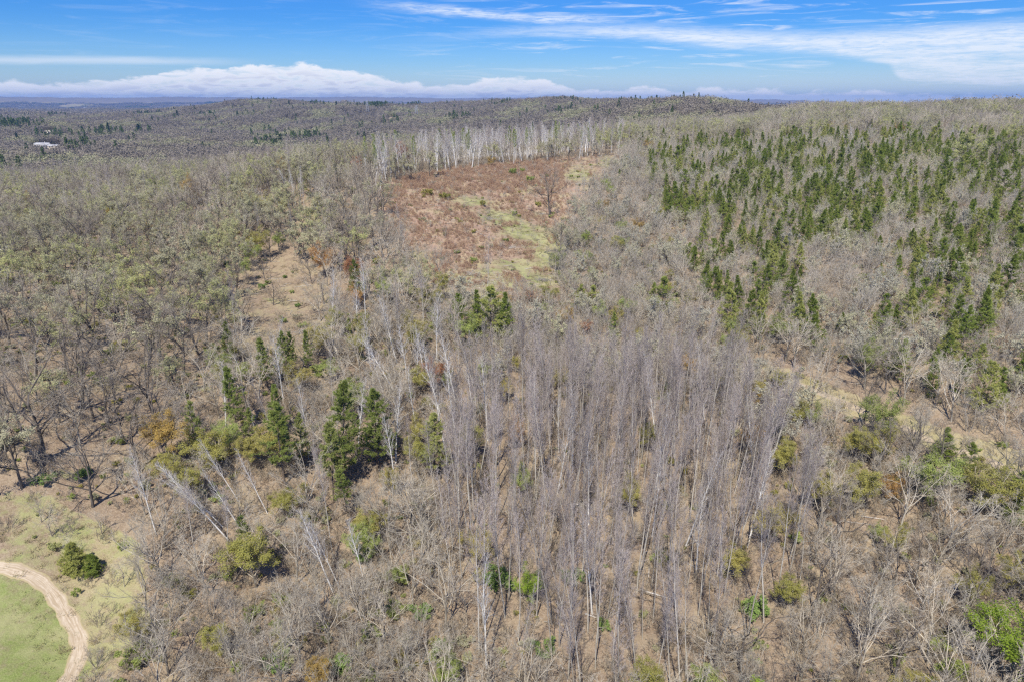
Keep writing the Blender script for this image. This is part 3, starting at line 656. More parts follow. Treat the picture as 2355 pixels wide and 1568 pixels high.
for i, (px, py, h, w, lb) in enumerate([
    (548, 1005, 10.5, 1.1, 'dark narrow pine on the slope left of the mixed wood'), (580, 1040, 6.5, 1.2, 'short pine behind the yellow-green tree of the mixed wood'),
    (655, 1115, 12.0, 1.15, 'grey-green tall pine over bare trees in the mixed wood'), (795, 1120, 15.5, 1.1, 'tallest green pine with a long crown in the mixed wood'),
    (868, 1085, 13.0, 1.1, 'tall bushy pine just right of the tallest one'), (1000, 1105, 11.0, 1.0, 'pine standing alone between the mixed wood and the aspens'),
    (618, 905, 9.0, 1.0, 'upper pine of the pair left of the mixed wood'), (662, 880, 8.5, 1.0, 'right pine of the pair left of the mixed wood'),
    (530, 850, 8.0, 1.0, 'pine at the foot of the bald slope'), (712, 870, 8.0, 0.9, 'thin pine near the bald slope with yellow tree behind'),
    (805, 812, 6.5, 0.9, 'small pine above the mixed wood near the fallen log'), (640, 1010, 8.5, 1.0, 'pine behind the grey-green tall pine'),
    (700, 1075, 8.0, 1.0, 'low green pine beside the grey-green tall pine'), (800, 1185, 7.0, 1.2, 'low bushy pine below the tallest pine')]):
    sp_('tallpine', px, py, h*1.15, lb, w=w*.95)
for px, py, h, lb in [(1062,770,7.5,'leftmost pine of the dark row below the clearing'),(1100,775,8.5,'second pine of the dark row below the clearing'),(1128,782,10.0,'tallest pine of the dark row below the clearing'),(1158,785,9.0,'rightmost pine of the dark row below the clearing'),
                      (998,762,4.5,'little pine left of the dark row below the clearing'),(1335,712,5.0,'left pine of the pair below the clearing'),(1362,718,5.5,'right pine of the pair below the clearing'),
                      (1520,722,7.5,'single bright pine in the pale scrub'),(1675,765,9.0,'left one of two pines where the scrub meets the pine slope'),(1718,770,8.0,'right one of two pines where the scrub meets the pine slope'),(1500,705,5.0,'short pine behind the single bright pine')]:
    sp_('pine', px, py, h*1.2, lb, w=1.1)
for px, py, h, w, lf, lb in [(1218,700,3.4,1.1,'rust_leaf','round rust-red bush at the foot of the clearing'),(1158,715,4.0,1.2,'ochre_leaf','ochre bush left of the rust-red bush'),(1300,750,4.2,1.2,'ochre_leaf','ochre bush above the tops of the aspens'),(1345,770,3.4,1.0,'rust_leaf','reddish bush above the tops of the aspens'),
     (748,640,9.0,0.8,'ochre_leaf','ochre-gold tree beside the bald slope'),(730,500,7.0,0.9,'olive_leaf','yellow-green tree at the upper edge of the bald slope'),(745,800,5.5,0.9,'olive_leaf','yellow tree at the foot of the bald slope'),
     (385,1075,9.0,0.95,'ochre_leaf','ochre and gold leafing tree at the edge of the oak slope'),(395,1125,6.0,1.0,'olive_leaf','yellow-green bush under the ochre and gold tree'),(575,1085,6.0,1.1,'olive_leaf','yellow-green tree in front of a dark pine'),(490,1085,7.5,1.0,'olive_leaf','pale olive tree behind the leaning white birches'),
     (590,1350,7.5,1.2,'olive_leaf','round olive tree with a dark green pine behind it'),(660,1190,5.0,1.1,'olive_leaf','olive bush in the middle of the mixed wood'),(965,905,6.0,1.0,'olive_leaf','olive tree beside the white birches below the clearing'),(1112,880,5.0,0.8,'spring_leaf','fresh green small tree at the upper edge of the aspens'),
     (1000,900,7.0,0.7,'rust_leaf','rust-tinged slender tree among the white birches'),(1215,1395,6.0,0.7,'lime_leaf','yellow-green slender tree among the aspen trunks'),(920,1360,3.5,1.2,'spring_leaf','soft green bush by the bare ground in the front wood'),(1105,1310,7.0,0.7,'olive_leaf','brownish olive tree between the aspen trunks'),
     (920,395,11,0.7,'rust_leaf','deep rust-red tree at the end of the birch row'),(900,400,9,0.7,'olive_leaf','olive tree next to the deep rust-red one'),(570,650,6.5,0.7,'spring_leaf','fresh green feathery tree on the bald slope'),(445,480,11,0.7,'ochre_leaf','ochre tree in the upper wood on the far slope'),
     (350,560,7,1.0,'ochre_leaf','brown-gold tree low in the upper wood'),(270,520,8,1.0,'olive_leaf','golden olive tree in the upper wood'),(205,440,7,1.5,'spring_leaf','bright spring-green spreading tree in the upper wood'),(130,445,6,1.4,'spring_leaf','paler spring-green spreading tree in the upper wood'),
     (1740,930,4.5,1.1,'olive_leaf','olive tree at the start of the sandy path'),(1790,900,4.0,1.1,'olive_leaf','small olive tree beside the start of the sandy path'),(1835,985,4.5,1.1,'olive_leaf','yellow-green tree below the start of the sandy path'),(1350,615,4.5,0.9,'spring_leaf','soft green small tree in the pale scrub beside the clearing'),
     (1395,440,5,1.0,'spring_leaf','pale green small tree at the upper edge of the clearing')]:
    sp_('leafing', px, py, h*1.1, lb, lf, w*1.15)
sp_('tallpine', 573, 1285, 7.0, 'dark green pine behind the round olive tree', w=1.1)
for i, (px, py, h, ln, lb) in enumerate([(530,1245,14.5,-0.44,'white birch leaning hard over the front slope'),(512,1210,12.5,-0.60,'lower white birch leaning hardest over the front slope'),(548,1150,11.0,-0.35,'white birch leaning behind the two hard-leaning ones'),
      (615,1180,11.0,-0.25,'thin white birch beside the grey-green tall pine'),(765,1360,12.5,-0.15,'tall pale forked birch in front of the dark trees'),(778,1345,10.5,-0.12,'second pale birch close behind the forked one'),
      (910,905,12.5,-0.22,'leftmost white birch of the group below the clearing'),(935,870,11.5,-0.05,'second white birch of the group below the clearing'),(958,880,11.0,0.05,'third white birch of the group below the clearing'),(975,860,10.0,0.02,'slim white birch in the middle of the group below the clearing'),(1012,950,14.5,-0.06,'tall white birch in front of the group below the clearing'),(1048,925,14.0,0.02,'broad white-crowned birch of the group below the clearing'),
      (1085,930,10.5,-0.03,'slim birch right of the broad white-crowned one'),(1130,960,11.0,0.04,'curved slim white birch at the edge of the aspens'),(880,900,9.5,-0.1,'small white birch left of the group below the clearing'),(590,1000,6.5,-0.05,'small white birch by the dark narrow pine'),(660,995,6.0,0.05,'small white birch crown over the mixed wood'),
      (1285,1040,12.0,0.05,'white-stemmed birch among the upper aspens'),(1420,1015,11.0,0.06,'white-stemmed birch among the aspens beyond the middle'),(1600,1330,13.5,0.10,'bright white birch stem among the near aspens'),(500,1190,10.5,-0.5,'thin white birch leaning beside the two hard-leaning ones'),(560,1225,11.0,-0.3,'thin white birch rising behind the leaning ones'),(835,1330,10.0,-.08,'whitish birch with a long bare stem in the front wood')]):
    sp_('birch', px, py, h, lb, lean=ln, w=.8 if px < 640 else 1.3 if px < 1100 and py < 960 else 1.05)
for px, py, h, w, lb in [(165,358,17,1.2,'large dark conifer on the left above the valley'),(374,362,12,1.3,'rounded dark conifer above the valley wood'),(1535,470,6,1.3,'small dark conifer in the upper scrub')]:
    sp_('tallpine', px, py, h, lb, w=w)
for i, (px, py, h, lb) in enumerate([(385,868,13,'dark crooked oak with its shadow on the bare slope'),(640,570,11,'dark bare oak at the upper edge of the bald slope'),(690,600,9,'smaller dark bare oak beside the bald slope'),(885,560,8.5,'bare dark tree at the lower edge of the clearing'),(905,572,7.5,'bare dark tree right at the edge of the reddish brush'),
     (55,1000,13,'bare oak on the left edge of the oak slope'),(215,960,13.5,'bare oak with a long dark limb on the oak slope'),(285,1020,11,'slim bare oak lower on the oak slope'),(545,690,11,'gnarled dark oak left of the bald slope')]):
    sp_('oak', px, py, h, lb)
for i, (px, py, h, lb) in enumerate([(182,1110,7,'bare many-branched tree at the foot of the oak slope'),(330,1122,7,'bare vase-shaped tree at the foot of the oak slope'),(425,1240,6,'bare tree at the corner of the meadow'),(120,1232,5,'bare bushy tree in the meadow'),(235,1228,4.5,'second bare bushy tree in the meadow'),(50,1340,0.1,None)]):
    if lb: sp_('gray', px, py, h, lb)
for px, py, h, w in [(603,664,1.6,2.2),(655,640,1.0,2),(685,706,1.0,2.4),(655,740,1.0,2.6),(700,755,1.2,2),(520,610,1.6,1.6),(620,690,.8,2.6)]: pass

sp_('bud', 2215, 395, 15.0, 'large pale budding oak rising above the scrub near the right edge', w=1.15)
sp_('oak', 2292, 385, 12.0, 'bare crooked oak right of the large pale budding oak')
sp_('bud', 425, 655, 12.5, 'widest pale sage budding oak on the slope left of the bald ground', w=1.35)
sp_('bud', 330, 700, 11.5, 'second wide sage budding oak left of the widest one', w=1.3)
sp_('bud', 470, 690, 10.5, 'sage budding oak just below the widest one', w=1.3)
sp_('bud', 900, 690, 9.5, 'pale budding oak between the clearing and the bald slope', w=1.4)
sp_('bud', 965, 690, 8.5, 'lower pale budding oak at the foot of the clearing', w=1.35)
for i, (px, py, ln) in enumerate([(672,470,-.14),(680,474,.02),(690,470,.12)]): sp_('birch', px, py, 12.0, ['left-leaning stem of the white birch clump in the upper wood', 'upright stem of the white birch clump in the upper wood', 'right-leaning stem of the white birch clump in the upper wood'][i], lean=ln)
for i, (px, py) in enumerate([(1962,338),(2188,342),(2196,341)]): sp_('birch', px, py, 11.0, ['small white birch far up on the plateau', 'white birch by the far reddish hollow', 'thinner white birch by the far reddish hollow'][i], lean=[-.1, -.15, .15][i])
for i, px in enumerate(range(1880, 2170, 32)): sp_('leafing', px, 352+(i*7) % 9, 4.2+(i % 3)*.6, f'{["first","second","third","fourth","fifth","sixth","seventh","eighth","ninth","tenth"][i]} from the left in the yellow-green thicket above the pine slope', 'spring_leaf' if i % 3 else 'olive_leaf', 1.4)
for i, px in enumerate(range(2150, 2300, 30)): sp_('palescrub', px, 366+(i*5) % 7, 6.0, f'{["first","second","third","fourth","fifth"][i]} from the left in the cream row beyond the pine slope', w=1.2)
def leaf_color(zone, r):
    if zone in ('leftwood', 'plateau'): return ['olive_leaf', 'spring_leaf', 'spring_leaf', 'olive_leaf', 'ochre_leaf', 'rust_leaf'][int(r*5.4)]
    return ['olive_leaf', 'olive_leaf', 'spring_leaf', 'ochre_leaf'][int(r*3.4)]

# ---- the woods: scattered zone by zone
def scatter(r0, r1, amax, cell):
    n = int((r1*r1-r0*r0)*R_(amax)/cell**2*1.9)
    r = np.sqrt(r0*r0+(r1*r1-r0*r0)*rng.rand(n)); a = R_(amax)*(2*rng.rand(n)-1)
    x, y = r*np.sin(a), r*np.cos(a)
    j = fbm(x, y, 17, 5)
    j2 = fbm(x, y, 6, 6)
    zi, px, py, z = zones(x, y, (j*26+j2*16, j*12+j2*7))
    pn = fbm(x, y, 38, 31, 3)
    tn = fbm(x, y, 70, 37, 3)
    U = rng.rand(n, 4); rad = np.hypot(x, y)
    for k in range(n):
        zone = ZORDER[zi[k]] if zi[k] >= 0 else ('rightwood' if py[k] > 700 and px[k] > 1177 else 'mix' if py[k] > 700 else 'leftwood' if px[k] < 880 else 'plateau')
        spc, mixr = ZMIX[zone]
        if not mixr: continue
        u = U[k, 0]
        if zone == 'pines':
            thin = 0.05+0.72*np.clip(0.47+1.5*pn[k]+(0.42 if 370 < py[k] < 570 and 1640 < px[k] < 2200 else 0.12 if px[k] > 2000 else -0.08), 0, 1)
            kind, h0, h1 = ('pine', 3.2, 9.6) if u < thin*0.88 else (('palescrub', 4, 7) if U[k, 3] < .40 else ('scrub', 4, 7) if U[k, 3] < .88 else ('gray', 5, 8))
        else:
            if zone in ('leftwood', 'plateau'): u = np.clip(u*0.38+0.62*(0.5+0.9*tn[k]), 0, .999) if U[k, 3] < .72 else u
            if zone == 'oakhill' and py[k] < 800 and U[k, 3] < .40: kind, h0, h1 = 'bud', 10, 14
            else:
                acc = 0
                for kind, s_, h0, h1 in mixr:
                    acc += s_
                    if u <= acc: break
            if kind == 'aspen' and zone == 'plateau' and rad[k] > 430: kind, h0, h1 = ('gray', 10, 15) if U[k, 2] < .6 else ('bud', 10, 14)
        spc_ = spc*(0.75+0.6*U[k, 2])*((0.80+0.45*min(max((py[k]-1100)/300, 0), 1)) if zone == 'aspen' else 1)*(0.72 if kind in ('pine', 'scrub') and zone != 'meadow' else 1)
        if G.near(x[k], y[k], spc_): continue
        G.add(x[k], y[k], spc_)
        h = h0+(h1-h0)*U[k, 1]
        TREES.append(dict(kind=kind, x=x[k], y=y[k], z=z[k], h=h, zone=zone, leaf=leaf_color(zone, U[k, 3]) if kind == 'leafing' else None, label=None, w=1.35 if zone == 'birchline' and kind == 'birch' else 1.0, name=None, lean=0.0, own=False, form=None))
scatter(30, 150, 50, 1.9)
scatter(150, 340, 45, 2.4)
scatter(340, 760, 42, 3.6)

# ------------------------------------------------------------------ trees as things; the rest of each kind as one massed wood
PHRASE = {'aspen': 'slim bare grey aspen', 'birch': 'white-barked birch', 'leafing_birch': 'leafing white birch', 'oak': 'bare dark-limbed oak',
          'gray': 'bare grey-brown tree', 'bud': 'pale green budding oak', 'scrub': 'low bare many-stemmed tree', 'palescrub': 'low silvery budding tree', 'pine': 'young green pine', 'tallpine': 'tall green pine', 'bushpine': 'bushy conifer'}
PLURAL = {'birch': 'white-barked birches', 'leafing_birch': 'white birches with fresh leaves', 'bud': 'budding oaks'}
LEAFW = {'olive_leaf': 'olive', 'spring_leaf': 'fresh green', 'ochre_leaf': 'ochre', 'rust_leaf': 'rust-red', 'lime_leaf': 'lime-green'}
PLACE = {'strip': 'beside the sandy path', 'birchline': 'in the row along the top of the clearing', 'bald': 'on the bald slope', 'meadow': 'in the dry meadow by the dirt track', 'aspen': 'in the dense grey stand at the centre',
         'oakhill': 'on the open oak slope on the left', 'mix': 'in the mixed wood with pines and birches', 'pines': 'on the pine slope on the right', 'scrub': 'in the pale scrub beside the clearing', 'rightwood': 'in the lower wood below the sandy path',
         'frontwood': 'in the front wood at the bottom', 'plateau': 'on the wooded plateau behind the clearing', 'leftwood': 'in the upper wood above the valley'}
fit = []
for T in TREES:
    bx, by, f0 = project(T['x'], T['y'], T['z']); tx, ty, f1 = project(T['x'], T['y'], T['z']+T['h'])
    T['size'] = float(abs(by-ty)) if f1 > 1 else 0
    T['seen'] = bool(f1 > 1 and -40 < tx < 2394 and ty < 1560 and by > 0)
bykind = {}
for T in TREES: bykind.setdefault(T['kind'], []).append(T)
TOPS = {}
def set_leaf(o, mat):
    o.material_slots[0].link = 'OBJECT'; o.material_slots[0].material = MATS[mat]
def place_tree(T):
    forms = PROTO[T['kind']]; i = int(rng.randint(len(forms))) if T['form'] is None else T['form']; fm_ = forms[i]
    s = T['h']/fm_['h']; w = s*T['w']*(0.9+0.25*rng.rand())
    nm_, cat_ = INFO[T['kind']]
    rz = rng.rand()*6.283
    tl = .05 if T['kind'] in ('aspen', 'gray', 'birch') else .025
    e = empty(nm_, (T['x'], T['y'], T['z']), (rng.normal(0, tl), rng.normal(0, tl)+T['lean'], rz if not T['lean'] else rng.normal(0, .2)), (w, w, s))
    prev = e
    for (pn_, me) in fm_['parts']:
        o = bpy.data.objects.new(pn_, me); COL.objects.link(o); o.parent = e
        if pn_ == 'foliage' and T['leaf'] and T['leaf'] != me.materials[0].name: set_leaf(o, T['leaf'])
    if T['label']: tag(e, T['label'], cat_)
    else:
        ph = PHRASE[T['kind']] if T['kind'] != 'leafing' else LEAFW[T['leaf']]+' leafing tree'
        if T['kind'] == 'leafing': ph0 = LEAFW[T['leaf']]+' leafing tree'
        gp = PLURAL.get(T['kind'], ph+'s')+' '+PLACE[T['zone']]
        rl = T.get('rel')
        lb = f'{ph}, {rl[0]} one {rl[1]} {rl[2]}' if rl else ph+' '+PLACE[T['zone']]
        if not rl: gp = 'further '+gp
        tag(e, lb, cat_, gp)
    if T['own'] and T['label']: tag(e, None, None, 'trees that stand out')
    return e
# labels that say which tree: counted off from the trees that stand out
SHORT = {'lone bare': 'the lone clearing tree', 'bushy green': 'the bushy conifer by the track', 'bright lime': 'the lime-green tree', 'wide fresh': 'the wide fresh-green tree', 'wide olive leafing': 'the wide olive tree', 'oval yellow': 'the oval yellow-green tree',
 'olive leafing tree among': 'the olive tree beside the aspens', 'low olive': 'the low olive tree', 'green pine by the sandy': 'the edge pine by the path', 'brown withered': 'the brown withered tree', 'dark narrow': 'the dark narrow pine', 'tallest green': 'the tallest green pine', 'pine standing alone': 'the pine beside the aspens',
 'pine at the foot': 'the pine below the bald slope', 'tallest pine of the dark': 'the dark pine row', 'left pine of the pair': 'the pine pair below the clearing', 'single bright': 'the single bright pine', 'left one of two': 'the two pines edging the scrub', 'round rust': 'the rust-red bush', 'ochre bush above': 'the ochre bush above the aspens',
 'ochre-gold': 'the ochre-gold tree', 'yellow-green tree at the upper': 'the yellow-green tree above the bald slope', 'ochre and gold': 'the ochre and gold tree', 'round olive': 'the round olive tree', 'deep rust': 'the deep rust-red tree', 'ochre tree in the upper': 'the ochre tree of the upper wood', 'golden olive': 'the golden olive tree',
 'large pale': 'the large pale budding oak', 'widest pale': 'the widest sage oak', 'upright stem': 'the white birch clump', 'bright spring': 'the spring-green spreading tree', 'yellow-green slender': 'the yellow-green slender tree', 'brownish olive tree between': 'the olive tree among aspen trunks', 'fresh green small': 'the fresh-green tree above the aspens', 'soft green small': 'the soft green scrub tree', 'white birch leaning hard': 'the leaning white birches', 'tall pale forked': 'the pale forked birch',
 'tall white birch in front': 'the tall white birch', 'white-stemmed birch among the upper': 'the white birch in the upper aspens', 'white-stemmed birch among the aspens': 'the white birch in the middle aspens', 'bright white birch': 'the bright white birch stem', 'whitish birch': 'the whitish long-stemmed birch', 'large dark conifer': 'the large dark conifer', 'rounded dark': 'the rounded dark conifer',
 'small dark conifer in': 'the small conifer in the scrub', 'dark crooked': 'the dark crooked oak', 'bare oak on the left': 'the edge oak', 'gnarled': 'the gnarled dark oak', 'bare vase': 'the vase-shaped bare tree', 'bare bushy': 'the bushy meadow tree', 'olive tree at the start': 'the olive tree where the path starts', 'small yellow-green': 'the small yellow-green tree'}
MARKS = []
for T in TREES:
    for k_, v_ in SHORT.items():
        if T['label'] and T['label'].startswith(k_):
            a_ = project(T['x'], T['y'], T['z']+T['h']*.5); MARKS.append((v_, float(a_[0]), float(a_[1]))); break
MARKS += [('the pale log on the pine slope', 1964., 717.), ('the round shrub on the bald slope', 603., 658.), ('the yellow-green bushes in the clearing', 1195., 400.), ('the far pylon', 846., 258.), ('the white valley house', 98., 337.),
          ('the cream row beyond the pines', 2210., 355.), ('the yellow-green thicket', 2020., 345.), ('the pale shed at the edge', 0., 596.), ('the olive bush in the reddish brush', 985., 440.)]
ORD = ['nearest', 'second', 'third', 'fourth', 'fifth', 'sixth', 'seventh', 'eighth', 'ninth', 'tenth', 'eleventh', 'twelfth']
SIDE = ['right of', 'above', 'left of', 'below']
for kind, L in bykind.items():
    A = [T for T in L if T['seen']]
    if not A: continue
    a_ = project(np.array([T['x'] for T in A]), np.array([T['y'] for T in A]), np.array([T['z']+T['h']*.5 for T in A]))
    best = [(1e9, None)]*len(A)
    for nm_, mx_, my_ in MARKS:
        dx_, dy_ = a_[0]-mx_, -(a_[1]-my_); d_ = np.hypot(dx_, dy_); sec = np.floor(((np.degrees(np.arctan2(dy_, dx_))+45) % 360)/90).astype(int)
        for q in range(4):
            idx = [i for i in np.nonzero((sec == q) & (d_ > 3))[0]]; idx.sort(key=lambda i: d_[i])
            for k_, i in enumerate(idx[:12]):
                sc_ = d_[i]
                if sc_ < best[i][0]: best[i] = (sc_, (ORD[k_], SIDE[q], nm_))
    for T, b in zip(A, best):
        T['rel'] = b[1]
def make_mass(name, label, forms, X, Y, Zz, idx, rot, scl):
    """one object: copies of the given forms set on points"""
    me = bpy.data.meshes.new(name); n = len(X)
    me.vertices.add(n); me.vertices.foreach_set('co', np.stack([X, Y, Zz], 1).astype(np.float32).ravel())
    a = me.attributes.new('idx', 'INT', 'POINT'); a.data.foreach_set('value', np.asarray(idx, np.int32))
    a = me.attributes.new('rot', 'FLOAT_VECTOR', 'POINT'); a.data.foreach_set('vector', np.asarray(rot, np.float32).ravel())
    a = me.attributes.new('scl', 'FLOAT_VECTOR', 'POINT'); a.data.foreach_set('vector', np.asarray(scl, np.float32).ravel())
    o = obj(name, me)
    ng = bpy.data.node_groups.new(name, 'GeometryNodeTree')
    ng.interface.new_socket('Geometry', in_out='INPUT', socket_type='NodeSocketGeometry'); ng.interface.new_socket('Geometry', in_out='OUTPUT', socket_type='NodeSocketGeometry')
    N = ng.nodes; L = ng.links
    gi = N.new('NodeGroupInput'); go = N.new('NodeGroupOutput'); iop = N.new('GeometryNodeInstanceOnPoints'); g2i = N.new('GeometryNodeGeometryToInstance')
    for f in forms:
        oi = N.new('GeometryNodeObjectInfo'); oi.inputs['Object'].default_value = f; oi.inputs['As Instance'].default_value = False; oi.transform_space = 'ORIGINAL'
        L.new(oi.outputs['Geometry'], g2i.inputs[0])
    def attr(nm_, typ):
        x = N.new('GeometryNodeInputNamedAttribute'); x.data_type = typ; x.inputs['Name'].default_value = nm_; return x.outputs[0]
    e2r = N.new('FunctionNodeEulerToRotation'); L.new(attr('rot', 'FLOAT_VECTOR'), e2r.inputs[0])
    L.new(gi.outputs[0], iop.inputs['Points']); L.new(g2i.outputs[0], iop.inputs['Instance']); iop.inputs['Pick Instance'].default_value = True
    L.new(attr('idx', 'INT'), iop.inputs['Instance Index']); L.new(e2r.outputs[0], iop.inputs['Rotation']); L.new(attr('scl', 'FLOAT_VECTOR'), iop.inputs['Scale'])
    L.new(iop.outputs[0], go.inputs[0])
    md = o.modifiers.new('growth', 'NODES'); md.node_group = ng
    return tag(o, label, None, None, 'stuff')
def mass_simple(name, label, forms, X, Y, hs, wj=0.25, tilt=0.03):
    n = len(X); idx = rng.randint(0, len(forms), n)
    rot = np.stack([rng.normal(0, tilt, n), rng.normal(0, tilt, n), rng.rand(n)*6.283], 1)
    w = hs*(1-wj/2+wj*rng.rand(n)); scl = np.stack([w, w, hs], 1)
    return make_mass(name, label, forms, X, Y, HT(X, Y), idx, rot, scl)
# joined forms of leafing trees in their other colours
LEAF_FORMS = {'olive_leaf': [f['joined'] for f in PROTO['leafing']]}
for c_ in ('spring_leaf', 'ochre_leaf', 'rust_leaf', 'lime_leaf'):
    jm = PROTO['leafing'][1]['joined'].data.copy(); jm.materials[len(jm.materials)-1] = MATS[c_]
    LEAF_FORMS[c_] = [bpy.data.objects.new('leafing_form', jm)]
MASSN = {'aspen': 'farther_aspen_woods', 'birch': 'farther_birch_woods', 'leafing_birch': 'farther_leafing_birch_woods', 'oak': 'farther_oak_woods', 'gray': 'farther_bare_woods', 'bud': 'farther_budding_woods',
         'leafing': 'farther_leafing_woods', 'scrub': 'farther_scrub_vegetation', 'palescrub': 'farther_silvery_vegetation', 'pine': 'farther_pine_woods', 'tallpine': 'farther_tall_pine_woods', 'bushpine': 'farther_conifer_woods'}
n_ind = 0
for kind, L in bykind.items():
    L.sort(key=lambda T: (not T['own'], not T['seen'], -T['size']))
    ind = [T for T in L[:300] if T['seen'] or T['own']]; rest = L[len(ind):]
    for T in ind: place_tree(T)
    n_ind += len(ind)
    if rest:
        if kind == 'leafing':
            forms = sum(LEAF_FORMS.values(), []); keys = list(LEAF_FORMS); st = np.cumsum([0]+[len(LEAF_FORMS[k]) for k in keys])
            idx = [int(st[keys.index(T['leaf'])]+rng.randint(len(LEAF_FORMS[T['leaf']]))) for T in rest]
        else:
            forms = [f['joined'] for f in PROTO[kind]]; idx = rng.randint(0, len(forms), len(rest))
        fh = PROTO[kind][0]['h']; s = np.array([T['h'] for T in rest])/fh; w = s*(0.9+.25*rng.rand(len(rest)))
        rot = np.stack([rng.normal(0, .02, len(rest)), rng.normal(0, .02, len(rest)), rng.rand(len(rest))*6.283], 1)
        make_mass(MASSN[kind], 'mass of '+PHRASE.get(kind, 'leafing tree').replace(' tree', '')+' growth in the woods farther off', forms, np.array([T['x'] for T in rest]), np.array([T['y'] for T in rest]), np.array([T['z'] for T in rest]), idx, rot, np.stack([w, w, s], 1))
print('individual trees', n_ind, 'all', len(TREES), {k: len(v) for k, v in bykind.items()})

# ------------------------------------------------------------------ undergrowth, brush and grass
def tuft(seed, mat, n=26, h=0.5, wd=0.05, spread=0.4, rad=0.5):
    rg = np.random.RandomState(seed); a = rg.rand(n)*6.28; r = rad*np.sqrt(rg.rand(n)); C = np.stack([r*np.cos(a), r*np.sin(a), 0*a-.02], 1)
    g = Geo().blades(rg, C, np.tile(np.array([[0, 0, 1.]]), (n, 1)), 1, h, wd, spread); v, q, tr = g.arrays()
    return bpy.data.objects.new('tuft_form', new_mesh('tuft_form', v, q, tr, [MATS[mat]]))
for s in range(3): scrub(500+s, 1.6, ('brush_twig','brush_twig'), 'brush', ns=6, n1=4, n2=4, n3=3, spread=.75, tw=.008)
for s in range(3): scrub(510+s, 1.5, ('red_twig','red_twig'), 'redbrush', ns=9, n1=4, n2=3, n3=2, spread=.35, tw=.008)
for s in range(2): scrub(520+s, 1.5, ('brush_twig','brush_twig'), 'greenshrub', ns=6, n1=5, n2=4, n3=4, spread=.7, leaf=('green_leaf', 6, .13))
def cloud_pts(n, r0, r1, amax):
    r = np.sqrt(r0*r0+(r1*r1-r0*r0)*rng.rand(n)); a = R_(amax)*(2*rng.rand(n)-1); return r*np.sin(a), r*np.cos(a)
x, y = cloud_pts(60000, 34, 330, 44); zi, px, py, z = zones(x, y); u = rng.rand(len(x)); cl = fbm(x, y, 12, 41)
dens = {'frontwood': .45, 'rightwood': .40, 'mix': .36, 'aspen': .30, 'scrub': .40, 'pines': .30, 'oakhill': .12, 'meadow': .05, 'strip': .12, 'bald': .10, 'birchline': .6}
p = np.array([dens.get(ZORDER[i], 0) if i >= 0 else .16 for i in zi])*(1+.8*cl)*np.where(np.hypot(x, y) < 160, 2.2, 1.0)
k = u < p
mass_simple('undergrowth', 'bare brown brush and saplings covering the floor of the woods', [f['joined'] for f in PROTO['brush']], x[k], y[k], (.5+1.1*rng.rand(k.sum())), .6, .12)
x, y = cloud_pts(90000, 150, 345, 20); j = fbm(x, y, 9, 44); zi, px, py, z = zones(x, y, (j*26, j*12)); cl = fbm(x, y, 16, 42)
green = np.zeros(len(x))
for bx, by, rx, ry in [(1150,500,90,24),(1090,465,60,18),(1210,540,80,30),(1250,590,50,40),(1130,625,70,18),(1240,650,60,28),(1100,690,90,22),(1400,375,40,22),(1330,405,50,18),(1180,610,80,22),(1060,680,140,30)]:
    green = np.maximum(green, 1-np.sqrt(((px-bx)/rx)**2+((py-by)/ry)**2))
k = (zi == ZORDER.index('clearing')) & (green < .25+.3*cl) & (rng.rand(len(x)) < .52+.75*cl-.7*np.clip((px-1275+60*cl)/60, 0, 1))
hs_ = .40+.45*rng.rand(k.sum()); hs_ *= np.where(py[k] < 440, 1.35, 1.0)
mass_simple('reddish_brush_vegetation', 'reddish-brown bramble stems covering the clearing', [f['joined'] for f in PROTO['redbrush']], x[k], y[k], hs_, .5, .08)
tufts_d = [tuft(1, 'dry_grass'), tuft(2, 'dry_grass', 30, .4, .04, .6, .6), tuft(3, 'dry_grass', 18, .7, .05, .35, .4)]
x, y = cloud_pts(60000, 45, 340, 42); zi, px, py, z = zones(x, y); u = rng.rand(len(x))
dens = {'meadow': .8, 'field': .12, 'strip': .5, 'clearing': .35, 'bald': .3, 'oakhill': .08, 'scrub': .08, 'pines': .08}
p = np.array([dens.get(ZORDER[i], 0) if i >= 0 else 0 for i in zi])*(1+.8*fbm(x, y, 10, 43)); k = u < p
mass_simple('dry_grass', 'tufts of dry tan grass in the meadow and clearings', tufts_d, x[k], y[k], .6+.6*rng.rand(k.sum()), .6, .1)
tufts_g = [tuft(4, 'green_grass', 24, .35, .05, .6, .6), tuft(5, 'green_grass', 30, .28, .05, .7, .7)]
green = np.zeros(len(x))
for bx, by, rx, ry in [(1150,500,90,24),(1210,540,80,30),(1250,590,50,40),(1130,625,70,18),(1240,650,60,28),(1100,690,90,22),(60,1160,70,22),(140,1140,40,16),(40,1240,70,26),(470,890,30,10),(620,690,22,8),(690,700,14,6)]:
    green = np.maximum(green, 1-np.sqrt(((px-bx)/rx)**2+((py-by)/ry)**2))
k = ((green > 0.05) & (u < .5)) | ((zi == 0) & (u < .75))
mass_simple('green_grass', 'fresh green grass patches in the clearing and meadow', tufts_g, x[k], y[k], .6+.6*rng.rand(k.sum()), .6, .1)

